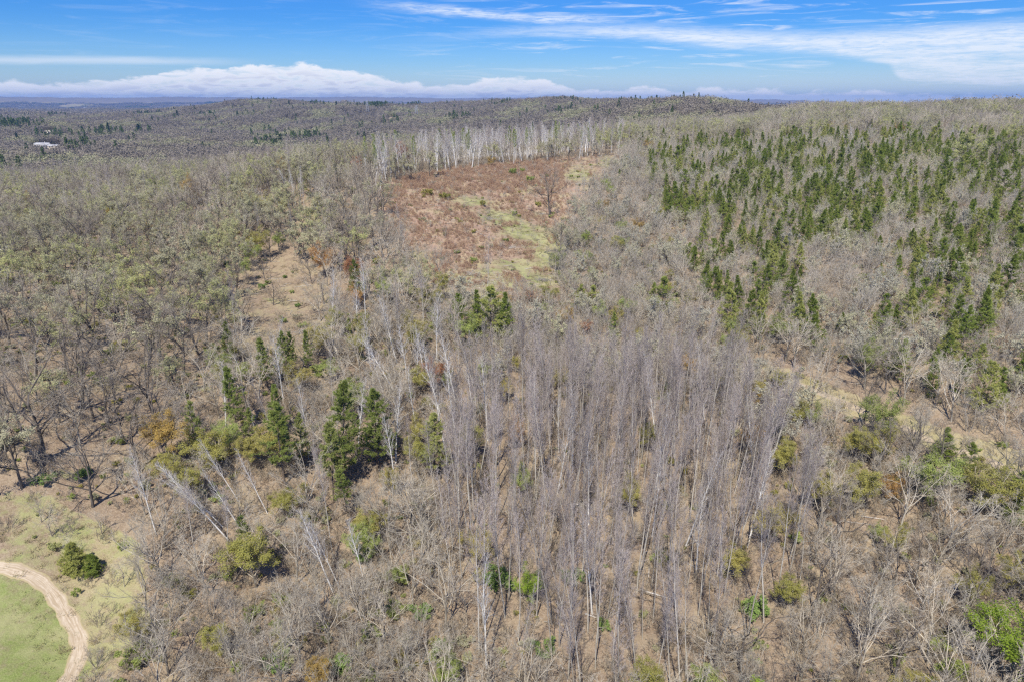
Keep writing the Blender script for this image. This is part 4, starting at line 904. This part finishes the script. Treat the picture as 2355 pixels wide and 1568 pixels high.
x, y = cloud_pts(60000, 40, 300, 44); zi, px, py, z = zones(x, y); u = rng.rand(len(x)); cl = fbm(x, y, 18, 61)
dens = {'frontwood': .30, 'rightwood': .26, 'mix': .30, 'aspen': .09, 'scrub': .30, 'pines': .20, 'oakhill': .24, 'meadow': .12, 'strip': .08, 'bald': .05, 'clearing': .06}
p = np.array([dens.get(ZORDER[i], 0) if i >= 0 else .10 for i in zi])*np.clip(.4+1.6*cl, 0, 2); k = u < p
gf = []
for c_ in ('olive_leaf', 'spring_leaf', 'bud_leaf'):
    jm = PROTO['greenshrub'][len(gf) % 2]['joined'].data.copy(); jm.materials[len(jm.materials)-1] = MATS[c_]; gf.append(bpy.data.objects.new('ground_cover_form', jm))
mass_simple('green_undergrowth', 'low olive and green leafing growth scattered over the floor of the woods', gf, x[k], y[k], .25+.65*rng.rand(k.sum())**2, .8, .1)
def stick(seed):
    rg = np.random.RandomState(seed); P_, R_s = grow(rg, np.array([[-1.4, 0, .05]]), np.array([[1., 0, 0]]), np.array([2.8]), 5, np.array([.06]), np.array([.02]), .08, 0); P_[:, :, 2] = .05+.04*rg.rand(5)
    b_ = spawn(rg, P_, R_s, 4, .3, .95, .5, 1.0, .35, 3, .1, 0, .6, .4, .012); b_[0][:, :, 2] = np.abs(b_[0][:, :, 2])
    v, q, tr = Geo().tube((P_, R_s), 5).tube(b_, 3).arrays(); return bpy.data.objects.new('stick_form', new_mesh('stick_form', v, q, None, [MATS[['log_wood', 'old_log_wood', 'gray_bark'][seed % 3]]]))
x, y = cloud_pts(40000, 40, 330, 44); zi, px, py, z = zones(x, y); u = rng.rand(len(x))
dens = {'clearing': .30, 'bald': .25, 'aspen': .14, 'mix': .14, 'frontwood': .14, 'rightwood': .14, 'oakhill': .10, 'scrub': .10, 'strip': .05}
k = u < np.array([dens.get(ZORDER[i], 0) if i >= 0 else .02 for i in zi])
mass_simple('branch_debris', 'fallen sticks and branches littering the ground', [stick(i) for i in range(6)], x[k], y[k], .4+1.0*rng.rand(k.sum()), .3, .05)

# green shrubs one can pick out
def copy_form(kind, name, px, py, h, label, cat_, w=1.0, leaf=None, group=None):
    g = ground(px, py); fm_ = PROTO[kind][rng.randint(len(PROTO[kind]))]; s = h/fm_['h']
    e = empty(name, tuple(g), (0, 0, rng.rand()*6.28), (s*w, s*w, s))
    for pn_, me in fm_['parts']:
        o = bpy.data.objects.new({'trunk': 'stems', 'crown': 'twigs'}.get(pn_, pn_), me); COL.objects.link(o); o.parent = e
        if pn_ == 'foliage' and leaf: set_leaf(o, leaf)
    return tag(e, label, cat_, group)
for px, py, h, w, lf, lb in [(603,664,1.3,1.3,'green_leaf','round bright green shrub on the bald slope'),(655,640,.8,1.3,'green_leaf','small green shrub high on the bald slope'),(685,706,.8,1.6,'green_leaf','flat green shrub in the middle of the bald slope'),(652,742,.9,1.6,'spring_leaf','dull green shrub low on the bald slope'),(698,752,1.2,1.1,'spring_leaf','dull green upright shrub low on the bald slope'),
     (522,612,1.5,1,'green_leaf','green shrub under the gnarled dark oak'),(1180,405,3.0,.8,'spring_leaf','yellow-green bush high in the clearing'),(1217,420,2.8,.8,'spring_leaf','second yellow-green bush high in the clearing'),(1200,398,1.9,.8,'spring_leaf','smallest yellow-green bush high in the clearing'),(985,450,2.6,.9,'olive_leaf','olive bush in the upper reddish brush'),
     (1022,458,2.2,1.3,'olive_leaf','wide olive bush at the top of the green strip'),(1110,475,2.0,.9,'olive_leaf','olive bush on the green strip of the clearing'),(1088,605,1.6,.9,'spring_leaf','olive bush at the foot of the reddish brush'),
     (1387,1445,1.3,1.0,'green_leaf','bright green shrub at the foot of the near aspen trunks'),(1312,1340,2.0,.9,'green_leaf','grey-green shrub between near aspen trunks'),(1142,1350,3.0,1.0,'green_leaf','soft green shrub beside the slim aspen trunks'),(970,1420,1.8,1.2,'green_leaf','dark green shrub at the bottom of the front wood'),(835,1290,2.2,.9,'green_leaf','green shrub beside the dark hollow in the front wood'),
     (1015,1500,1.5,1.2,'green_leaf','green shrub low in the front wood'),(855,1470,1.6,1.2,'spring_leaf','pale green shrub low in the front wood'),(910,1410,1.5,1.4,'spring_leaf','yellow-green low shrub on open soil in the front wood'),(1740,1415,2.2,1.2,'green_leaf','green shrub at the lower end of the aspen stand'),(320,1520,2.0,1.4,'spring_leaf','yellow-green bush at the edge of the dry meadow'),
     (2190,1555,1.8,1.3,'spring_leaf','green low shrub beside the lime-green tree'),(1250,1500,1.6,1.3,'green_leaf','green shrub under the aspens at the bottom'),(1330,1330,1.2,1.3,'green_leaf','low green shrub by a fallen log'),(100,1108,1.0,2.2,'green_leaf','green patch of shrub below the oak slope'),(195,1095,1.1,1.8,'green_leaf','green shrub under a bare tree of the oak slope'),
     (780,1545,2.0,1.2,'green_leaf','dark green shrub at the bottom edge of the front wood'),(640,1535,1.8,1.3,'green_leaf','green shrub in the tangle at the bottom edge')]:
    copy_form('greenshrub', 'leafy_shrub', px, py, h, lb, 'shrub', w, lf, 'leafy shrubs')

# ------------------------------------------------------------------ fallen logs and brush piles
def log_mesh(L, r, seed, mat, stubs=3):
    rg = np.random.RandomState(seed)
    P, R = grow(rg, np.array([[-L/2, 0, r*.9]]), np.array([[1., 0, 0.]]), np.array([L]), 9, np.array([r]), np.array([r*.45]), .018, 0.0)
    P[:, :, 2] = r*.8+.02*rg.rand(9)
    return P, R, rg
def fallen_log(px0, py0, px1, py1, r, label, mat='log_wood', seed=0, dark=False):
    a, b = ground(px0, py0), ground(px1, py1); L = float(np.linalg.norm(b-a)); c = (a+b)/2
    c[2] = gz(c[0], c[1])
    P, R, rg = log_mesh(L, r, seed, mat)
    e = empty('fallen_log', tuple(c), (0, -math.asin(np.clip((b[2]-a[2])/L, -1, 1)), math.atan2(b[1]-a[1], b[0]-a[0])))
    v, q = tubes(P, R, 8)
    n = len(v); cap0 = list(range(8)); v = np.concatenate([v, P[:, 0], P[:, -1]]); t0 = [(n, (i+1) % 8, i) for i in range(8)]; t1 = [(n+1, n-8+i, n-8+(i+1) % 8) for i in range(8)]
    obj('trunk', new_mesh('trunk', v, q, t0+t1, [MATS[mat]], smooth=True), e)
    st = spawn(rg, P, R, 5, .35, .95, .6, 1.2, 1, 3, .12, .02, .4, .4, .02, lens=lambda t: .5+.9*rg.rand(*t.shape))
    v, q = tubes(*st, 4); obj('branch_stubs', new_mesh('branch_stubs', v, q, None, [MATS[mat]]), e)
    tag(e, label, 'log', 'fallen logs')
for i, (a, b, c_, d_, r, m_, lb) in enumerate([(828,741,877,720,.22,'log_wood','long pale log on the slope above the mixed wood'),(1035,1145,1098,1127,.13,'log_wood','white log lying between the mixed wood and the aspens'),(1230,1136,1250,1141,.14,'log_wood','short white log among the aspen trunks'),(1198,1140,1220,1144,.14,'log_wood','whitish short log lying left of another under the aspens'),(1262,1160,1280,1146,.12,'log_wood','tilted short pale log under the aspens'),
    (1322,994,1378,1008,.14,'log_wood','pale log under the upper aspens'),(1095,1424,1140,1414,.15,'log_wood','weathered log in the front wood'),(1362,1322,1530,1372,.20,'old_log_wood','long brown fallen trunk under the near aspens'),(1375,1340,1560,1402,.18,'old_log_wood','second brown fallen trunk close below the long one'),(1470,1355,1545,1378,.14,'log_wood','orange-brown log crossing the fallen trunks'),
    (1953,722,1975,712,.22,'log_wood','pale log on the pine slope'),(988,473,1022,477,.14,'log_wood','thin log in the reddish brush'),(1095,535,1118,546,.14,'log_wood','thin pale log by the green strip'),(1120,523,1140,527,.12,'log_wood','short pale stick by the green strip'),(1325,1160,1348,1163,.16,'log_wood','white log beside a torn stump'),(1345,1412,1372,1420,.13,'log_wood','small pale log on the leaf litter'),(1300,1428,1350,1432,.12,'old_log_wood','dark thin log on the leaf litter')]):
    fallen_log(a, b, c_, d_, r, lb, m_, 900+i)
def brush_pile(px, py, rad, label, seed):
    g = ground(px, py); rg = np.random.RandomState(seed); n = 90
    c = np.stack([rg.normal(0, rad*.55, n), rg.normal(0, rad*.4, n), np.abs(rg.normal(0, .22, n))+.06], 1); d = np.stack([rg.normal(0, 1, n), rg.normal(0, 1, n), rg.normal(0, .12, n)], 1)
    P, R = grow(rg, c, d, 1.2+1.6*rg.rand(n), 4, .02+.05*rg.rand(n)**2, np.full(n, .012), .10, 0); P[:, :, 2] = np.maximum(P[:, :, 2], .02)
    v, q = tubes(P, R, 4)
    e = empty('brush_pile', tuple(g))
    k = len(q)//2
    obj('branches', new_mesh('branches', v, q[:k], None, [MATS['log_wood']]), e); obj('twigs', new_mesh('twigs', v, q[k:], None, [MATS['gray_bark']]), e)
    tag(e, label, 'brush pile', 'brush piles')
for i, (px, py, rad, lb) in enumerate([(1080,632,3.0,'grey brush pile at the foot of the reddish brush'),(1110,650,2.6,'lower grey brush pile above the ochre bush'),(1170,570,2.4,'brush pile along the green strip'),(1125,505,2.6,'brush pile in the middle of the clearing'),(1340,425,2.4,'brush pile at the upper end of the clearing'),(1250,645,1.8,'brush pile by the grassy track'),(1500,1155,1.6,'torn heap of branches under the aspens'),(700,765,2.0,'heap of branches on the bald slope'),(1340,1165,1.5,'splintered heap beside a white log')]):
    brush_pile(px, py, rad, lb, 950+i)
# standing snag at the clearing
def snag(px, py, h, label):
    g = ground(px, py); rg = np.random.RandomState(int(px)); P, R = one(rg, h, 7, .22, .12, .05, .05, 1.0)
    e = empty('snag', tuple(g)); v, q = tubes(P, R, 7); obj('trunk', new_mesh('trunk', v, q, None, [MATS['oak_bark']], smooth=True), e)
    b = spawn(rg, P, R, 4, .5, .95, .6, 1.1, 1, 3, .1, .03, .4, .4, .02, lens=lambda t: .8+0*t); v, q = tubes(*b, 4); obj('branch_stubs', new_mesh('branch_stubs', v, q, None, [MATS['oak_bark']]), e)
    tag(e, label, 'dead tree')
snag(921, 556, 4.5, 'dark broken snag at the lower edge of the reddish brush'); snag(744, 700, 5.0, 'thin grey snag on the edge of the bald slope')

# ------------------------------------------------------------------ tracks and roads, draped on the ground
def flat_mat(name, c1, c2, sc_=1.5, rough=.7):
    m, t, out = base_mat(name); tcn = t.node('ShaderNodeTexCoord'); n = t.noise(tcn.outputs['Object'], sc_, 4, .6)
    b = t.node('ShaderNodeBsdfPrincipled'); t.put(b.inputs['Base Color'], t.mix(n, c1, c2)); b.inputs['Roughness'].default_value = rough; t.l.new(b.outputs[0], out.inputs[0]); return m
m, t, out = base_mat('track')
uv = t.node('ShaderNodeUVMap'); su = t.node('ShaderNodeSeparateXYZ'); t.l.new(uv.outputs[0], su.inputs[0]); tcn = t.node('ShaderNodeTexCoord')
nf = t.noise(tcn.outputs['Object'], 2.2, 5, .65); ns = t.noise(t.vec(t.mul(su.outputs[0], 14.0), t.mul(su.outputs[1], 0.35)), 1.0, 3, .6)
c = t.mix(t.sm(nf, .3, .7), (.49,.395,.28), (.60,.51,.385)); c = t.mix(t.sm(ns, .42, .62), c, (.42,.33,.22))
edge_ = t.sm(t.add(t.m('ABSOLUTE', t.sub(su.outputs[0], .5)), t.mul(t.sub(nf, .5), .35)), .30, .46)
c = t.mix(edge_, c, t.mix(nf, (.34,.28,.14), (.46,.39,.22)))
d = t.node('ShaderNodeBsdfDiffuse'); t.put(d.inputs['Color'], c); t.l.new(d.outputs[0], out.inputs[0])
flat_mat('path_soil', (.38,.305,.20), (.47,.385,.27), .9, 1.0)
def ribbon(name, pts, w, label, seed=0, lift=.02, taper=True):
    rg = np.random.RandomState(seed); G3 = np.array([ground(*p_) for p_ in pts])[:, :2]
    tt = np.linspace(0, len(G3)-1, 90); ii_ = np.clip(tt.astype(int), 1, len(G3)-3) if len(G3) > 3 else np.zeros(90, int)
    q_ = []
    for u_ in tt:                                                # smooth line through the points
        i = min(int(u_), len(G3)-2); f = u_-i; p0 = G3[max(i-1, 0)]; p1 = G3[i]; p2 = G3[i+1]; p3 = G3[min(i+2, len(G3)-1)]
        q_.append(.5*((2*p1)+(-p0+p2)*f+(2*p0-5*p1+4*p2-p3)*f*f+(-p0+3*p1-3*p2+p3)*f**3))
    C = np.array(q_); T_ = nrm(np.gradient(C, axis=0)); Nn = np.stack([-T_[:, 1], T_[:, 0]], 1); M = 9
    s = np.linspace(-.5, .5, M); ww = w*(1+.12*np.sin(np.arange(90)*.7+seed)+rg.normal(0, .05, 90))
    if taper: ww = ww*np.clip(np.minimum(np.arange(90), 89-np.arange(90))/14+.15, 0, 1)**.6
    XY = C[:, None]+Nn[:, None]*(s[None, :, None]*ww[:, None, None]); z = HT(XY[..., 0], XY[..., 1])+lift-.03*(np.abs(s)[None] > .45)
    V = np.concatenate([XY, z[..., None]], -1).reshape(-1, 3)
    i = np.arange(89)[:, None]*M; j = np.arange(M-1)[None]; q = np.stack([i+j, i+j+1, i+M+j+1, i+M+j], -1).reshape(-1, 4)
    me = new_mesh(name, V, q, None, [MATS['path_soil' if name == 'sandy_path' else 'track']], smooth=True)
    ul = me.uv_layers.new(name='UVMap'); li = np.zeros(len(me.loops), np.int32); me.loops.foreach_get('vertex_index', li)
    L_ = np.concatenate([[0], np.cumsum(np.linalg.norm(np.diff(C, axis=0), axis=1))])
    UV = np.stack([np.tile(s+.5, 90), np.repeat(L_, M)], 1); ul.data.foreach_set('uv', UV[li].astype(np.float32).ravel())
    return tag(obj(name, me), label, None, None, 'structure')
ribbon('dirt_track', [(-160,1302),(-80,1300),(0,1304),(48,1314),(90,1334),(120,1362),(143,1396),(165,1432),(181,1466),(182,1502),(168,1542),(142,1586),(100,1660),(60,1740)], 2.1, 'bare sandy track curving round the green field', 1)
ribbon('sandy_path', [(1760,858),(1850,888),(1960,935),(2060,975),(2160,1022),(2240,1048),(2340,1085),(2450,1120)], 1.3, 'faint sandy path through the dry grass', 3)
ribbon('gravel_road', [(893,268),(897,272),(896,276),(903,281),(915,283)], 7.0, 'pale bend of a far gravel road', 4, .3)
ribbon('gravel_road', [(98,347),(106,345),(116,343),(122,341)], 7.0, 'pale driveway before the valley house', 5, .15)

# ------------------------------------------------------------------ far woods
def far_tree(seed, mat, n=230, w=4.2, h=8.5, z0=2.5, size=1.15):
    rg = np.random.RandomState(seed); d = nrm(rg.normal(0, 1, (n, 3))); r = (.45+.55*rg.rand(n))[:, None]
    C = d*r*np.array([w, w, h*.5])*(1+.18*np.sin(d[:, :1]*5+seed)); C[:, 2] += z0+h*.5
    g = Geo().leaves(rg, C, size, .5, d); tk = one(rg, z0+h*.5, 3, .22, .1, .03); v1, q1 = tubes(*tk, 4)
    v, q, tr = g.arrays(); return bpy.data.objects.new('far_form', new_mesh('far_form', np.concatenate([v, v1]), np.concatenate([q, q1+len(v)]), None, [MATS[mat]]))
def far_pine(seed, mat='far_pine', n=120, h=15):
    rg = np.random.RandomState(seed); t_ = rg.rand(n)**.8; a = rg.rand(n)*6.28; r = 3.2*(1-t_)**.8*(.5+.5*rg.rand(n))+.2
    C = np.stack([r*np.cos(a), r*np.sin(a), 1.5+t_*(h-1.5)], 1); v, q, tr = Geo().leaves(rg, C, 1.3, .5).arrays()
    tk = one(rg, h*.6, 3, .22, .1, .03); v1, q1 = tubes(*tk, 4)
    return bpy.data.objects.new('far_form', new_mesh('far_form', np.concatenate([v, v1]), np.concatenate([q, q1+len(v)]), None, [MATS[mat]]))
def grove(seed, mat, k=16, n=26, R=15, size=2.4, conifer=False):
    rg = np.random.RandomState(seed); V = []; Dn = []
    for i in range(k):
        c = np.array([*(rg.uniform(-R, R, 2)), 0]); d = nrm(rg.normal(0, 1, (n, 3))); d[:, 2] = np.abs(d[:, 2])
        w = 2.6+1.6*rg.rand(); Dn.append(d); V.append(c+d*np.array([w, w, 6+3*rg.rand()])+np.array([0, 0, 5+2*rg.rand()]))
    v, q, tr = Geo().leaves(rg, np.concatenate(V), size, .5, np.concatenate(Dn)).arrays()
    return bpy.data.objects.new('far_form', new_mesh('far_form', v, q, None, [MATS[mat]]))
ang_t = np.arctan2(TZ[:, :len(fa)]+7-CAM_Z, RR[:, :len(fa)]); cmax = np.maximum.accumulate(ang_t, 0)
def in_sight(x, y, top):
    r = np.hypot(x, y); a = np.arctan2(x, y); j = np.clip(np.round((a-fa[0])/R_(.25)).astype(int), 0, len(fa)-1)
    i = np.clip(np.searchsorted(RS, r)-2, 0, len(RS)-1)
    return np.arctan2(HT(x, y)+top-CAM_Z, r) >= cmax[i, j]-.0008
x, y = cloud_pts(120000, 740, 2400, 38); k = in_sight(x, y, 14); x, y = x[k], y[k]
u = rng.rand(len(x)); pp = fbm(x, y, 260, 51, 2); pq = fbm(x, y, 170, 52, 2); px_, py_, _ = project(x, y, HT(x, y))
hole = np.zeros(len(x), bool)
for bx, by, rx, ry in [(108,350,46,16),(115,314,18,8),(900,280,18,9)]: hole |= ((px_-bx)/rx)**2+((py_-by)/ry)**2 < 1
con = ((pp > .8) & (u < .3)) | (u < .006)
for bx, by, rx, ry in [(40,303,75,6),(950,247,25,6),(870,254,24,5),(130,330,60,6),(640,330,60,5),(330,318,26,7),(230,325,70,6)]: con |= (((px_-bx)/rx)**2+((py_-by)/ry)**2 < 1) & (u < (.5 if bx in (40, 950, 870) else .16))
hs_ = .65+.75*rng.rand(len(x))
pale = pq+.5*(u-.5) > .30
dark = ~pale & (pq+.45*(u-.5) < -.22)
sel = ~con & ~hole & dark; mass_simple('far_dark_woods', 'darker brown leafless stands on the hills beyond the valley', [far_tree(605+i, 'far_dark', w=4.8+.4*i) for i in range(3)], x[sel], y[sel], hs_[sel]*1.1, .4)
sel = ~con & ~hole & ~pale & ~dark; mass_simple('far_bare_woods', 'grey-brown leafless woods covering the hills beyond the valley', [far_tree(600+i, 'far_bare', w=4.8+.4*i) for i in range(4)], x[sel], y[sel], hs_[sel], .4)
sel = ~con & ~hole & pale; mass_simple('far_budding_woods', 'pale green budding woods on the hills beyond the valley', [far_tree(610+i, 'far_pale', w=4.6) for i in range(3)], x[sel], y[sel], hs_[sel]*.95, .4)
sel = con & ~hole; mass_simple('far_pine_woods', 'dark conifer clumps on the hills beyond the valley', [far_pine(620+i) for i in range(3)], x[sel], y[sel], hs_[sel]*1.05, .3)
x, y = cloud_pts(46000, 2400, 8600, 38); k = in_sight(x, y, 12); x, y = x[k], y[k]
px_, py_, _ = project(x, y, HT(x, y)); r_ = np.hypot(x, y); fl = fbm(x, y, 900, 21, 2)
k = ~((r_ > 4200) & (fl > .05) & (px_ < 1000)); x, y = x[k], y[k]; u = rng.rand(len(x)); pp = fbm(x, y, 700, 53, 2)
con = (pp > .62) | (u < .03)
mass_simple('distant_bare_woods', 'hazy leafless woods in the distance', [grove(630+i, 'far_bare') for i in range(3)], x[~con], y[~con], 1+.4*rng.rand((~con).sum()), .3)
mass_simple('distant_pine_woods', 'hazy dark plantations in the distance', [grove(640+i, 'far_pine', 22, 22, 15, 2.2) for i in range(2)], x[con], y[con], 1+.3*rng.rand(con.sum()), .3)

# ------------------------------------------------------------------ houses, barns, pylons
flat_mat('white_siding', (.74,.73,.70), (.80,.79,.77)); flat_mat('cream_siding', (.62,.57,.47), (.70,.65,.55)); flat_mat('gray_shingle', (.40,.40,.41), (.50,.50,.51)); flat_mat('tan_shingle', (.42,.37,.32), (.50,.45,.39))
flat_mat('window_glass', (.03,.04,.05), (.05,.06,.07), 1, .1); flat_mat('barn_white', (.76,.76,.76), (.82,.82,.82)); flat_mat('steel', (.45,.46,.48), (.55,.56,.58), 1, .45); flat_mat('door_paint', (.30,.22,.17), (.34,.26,.20))
def box(V, F, x0, x1, y0, y1, z0, z1):
    n = len(V); V += [(x0,y0,z0),(x1,y0,z0),(x1,y1,z0),(x0,y1,z0),(x0,y0,z1),(x1,y0,z1),(x1,y1,z1),(x0,y1,z1)]
    F += [(n,n+3,n+2,n+1),(n+4,n+5,n+6,n+7),(n,n+1,n+5,n+4),(n+1,n+2,n+6,n+5),(n+2,n+3,n+7,n+6),(n+3,n,n+4,n+7)]
def bx(name, ext, mat, parent):
    V, F = [], []; box(V, F, *ext); return obj(name, new_mesh(name, V, F, None, [MATS[mat]]), parent)
def gable(name, L, Wd, z0, rise, mat, parent, ov=.5):
    a, b = L/2+ov, Wd/2+ov; th = .22; V = [(-a,-b,z0),(a,-b,z0),(a,b,z0),(-a,b,z0),(-a,0,z0+rise),(a,0,z0+rise)]; V += [(x_, y_, z_+th) for x_, y_, z_ in V]
    q = [(6,7,11,10),(8,9,10,11),(1,0,4,5),(3,2,5,4),(0,1,7,6),(2,3,9,8)]; tr = [(0,3,4),(1,5,2),(6,10,9),(7,8,11)]
    return obj(name, new_mesh(name, V, q, tr, [MATS[mat]]), parent)
def gable_wall(name, L, Wd, h, rise, mat, parent):
    a, b = L/2, Wd/2; V = [(-a,-b,-1.5),(a,-b,-1.5),(a,b,-1.5),(-a,b,-1.5),(-a,-b,h),(a,-b,h),(a,b,h),(-a,b,h),(-a,0,h+rise-.25),(a,0,h+rise-.25)]
    return obj(name, new_mesh(name, V, [(0,1,5,4),(1,2,6,5),(2,3,7,6),(3,0,4,7)], [(4,8,7),(5,6,9)], [MATS[mat]]), parent)
def house(name, px, py, L, Wd, h, rise, rz, label, wall, roof, nw=5, cat_='house', door=True, group=None):
    g = ground(px, py); e = empty(name, tuple(g), (0, 0, rz))
    gable_wall('wall', L, Wd, h, rise, wall, e); rf = gable('roof', L, Wd, h, rise, roof, e)
    if cat_ == 'house': bx('chimney', (L*.2, L*.2+.9, -.5, .5, h+rise*.5, h+rise+1.2), 'tan_shingle', rf)
    for i in range(nw):
        x_ = -L/2+L*(i+.7)/(nw+.4); w_ = bx('window', (x_-.6, x_+.6, -Wd/2-.06, -Wd/2+.05, 1.0, 2.3), 'window_glass', e); bx('sill', (x_-.7, x_+.7, -Wd/2-.14, -Wd/2-.062, .88, .98), 'white_siding', w_)
    if door: bx('door', (L*.40, L*.40+1.1, -Wd/2-.05, -Wd/2+.05, 0, 2.1), 'door_paint', e)
    return tag(e, label, cat_, group)
house('house', 98, 339, 18, 9, 3.2, 2.6, R_(8), 'long white house with grey roof in the valley wood', 'white_siding', 'gray_shingle', 6)
house('garage', 125, 341, 13, 8, 2.8, 1.6, R_(10), 'cream garage beside the white house in the valley', 'cream_siding', 'gray_shingle', 3, 'garage')
house('house', 115, 309, 17, 9, 3, 2.4, R_(-6), 'tan-roofed house among trees beyond the valley house', 'cream_siding', 'tan_shingle', 5)
house('shed', -6, 600, 7, 5, 2.6, 1.2, R_(30), 'pale shed with a light roof half hidden by trees at the edge', 'white_siding', 'barn_white', 2, 'shed')
for i, (px, py, L, lb) in enumerate([(234,251.0,70,'longest white barn in the far farmland'),(196,251.4,36,'small white barn left of the longest one'),(216,251.2,30,'smallest white barn next to the longest one'),(272,249.5,60,'pale barn right of the longest one in the far farmland'),(362,250.0,44,'white barn below the far plantation'),(375,251.0,36,'rightmost white barn in the far farmland'),(50,248.5,40,'leftmost white barn in the far farmland')]):
    house('barn', px, py, L, 16, 7, 5, R_(5*i-10), lb, 'barn_white', 'barn_white' if i % 2 == 0 else 'gray_shingle', 0, 'barn', False, 'white barns in the far farmland')
def pylon(px, py, h, label):
    g = ground(px, py); e = empty('transmission_tower', tuple(g)); r = .20
    def bar(A, B, rad=r):
        A, B = np.array(A, float), np.array(B, float); return np.stack([A, B])[None], np.full((1, 2), rad)
    wt = lambda z: 3.2*(1-z/h)**1.3+.5
    legs = [bar((sx*wt(0), sy*wt(0), -1), (sx*wt(h), sy*wt(h), h)) for sx in (-1, 1) for sy in (-1, 1)]
    for l in legs: v, q = tubes(*l, 4); obj('leg', new_mesh('leg', v, q, None, [MATS['steel']]), e)
    br = []; zz = np.linspace(0, h, 8)
    for z0, z1 in zip(zz[:-1], zz[1:]):
        for s in (-1, 1): br += [bar((-wt(z0), s*wt(z0), z0), (wt(z1), s*wt(z1), z1), .1), bar((s*wt(z0), wt(z0), z0), (s*wt(z1), -wt(z1), z1), .1)]
    v, q = tubes(*cat(*br), 3); obj('bracing', new_mesh('bracing', v, q, None, [MATS['steel']]), e)
    for z0, w_ in ((h*.72, 5.5), (h*.84, 4.5), (h*.95, 3.5)):
        v, q = tubes(*cat(bar((-w_, 0, z0), (w_, 0, z0), .18), bar((-w_, 0, z0), (0, 0, z0+1.6), .1), bar((w_, 0, z0), (0, 0, z0+1.6), .1)), 4); obj('crossarm', new_mesh('crossarm', v, q, None, [MATS['steel']]), e)
    tag(e, label, 'pylon')
pylon(846, 270, 34, 'steel lattice pylon standing in the far woods'); pylon(958, 276, 28, 'second steel pylon beyond the gravel bend')
for i, (px, py, h, lb) in enumerate([(402,265,22,'dark far conifer on the ridge crest'),(410,280,24,'dark far conifer just below the ridge crest'),(253,314,22,'dark far conifer near the tan-roofed house'),(321,320,24,'big dark conifer above the valley plantation'),(90,325,20,'dark conifer behind the white valley house'),(665,252,20,'lonely conifer on the far skyline'),(716,250,18,'next lonely conifer on the far skyline'),(774,255,20,'lonely conifer left of the pylon'),(866,252,24,'tall conifer on the far slope right of the pylon'),(45,338,18,'dark conifer at the valley edge left of the house')]):
    g = ground(px, py); f = PROTO['tallpine'][i % 4]; s = h/f['h']; e = empty('conifer', tuple(g), (0, 0, i), (s*1.5, s*1.5, s))
    for pn_, me in f['parts']:
        o = bpy.data.objects.new(pn_, me); COL.objects.link(o); o.parent = e
        if pn_ == 'crown': set_leaf(o, 'dark_pine_needle')
    tag(e, lb, 'conifer', 'far dark conifers')

# ------------------------------------------------------------------ the air: thin haze that turns the far ridges blue
zlo = float(TZ.min())-1.5; zhi = float(TZ.max())+14.0
V, F = [], []; box(V, F, -15000, 15000, -15000, 15000, zlo, max(zhi, CAM_Z+20))
m, t, out = base_mat('haze')
pv = t.node('ShaderNodeVolumePrincipled'); pv.inputs['Color'].default_value = (.17, .41, .92, 1); pv.inputs['Density'].default_value = 8.5e-5; pv.inputs['Anisotropy'].default_value = 0.0
t.l.new(pv.outputs[0], out.inputs['Volume'])
ho = obj('haze', new_mesh('haze', V, F, None, [m])); tag(ho, 'thin blue haze in the air over the hills', None, None, 'stuff')
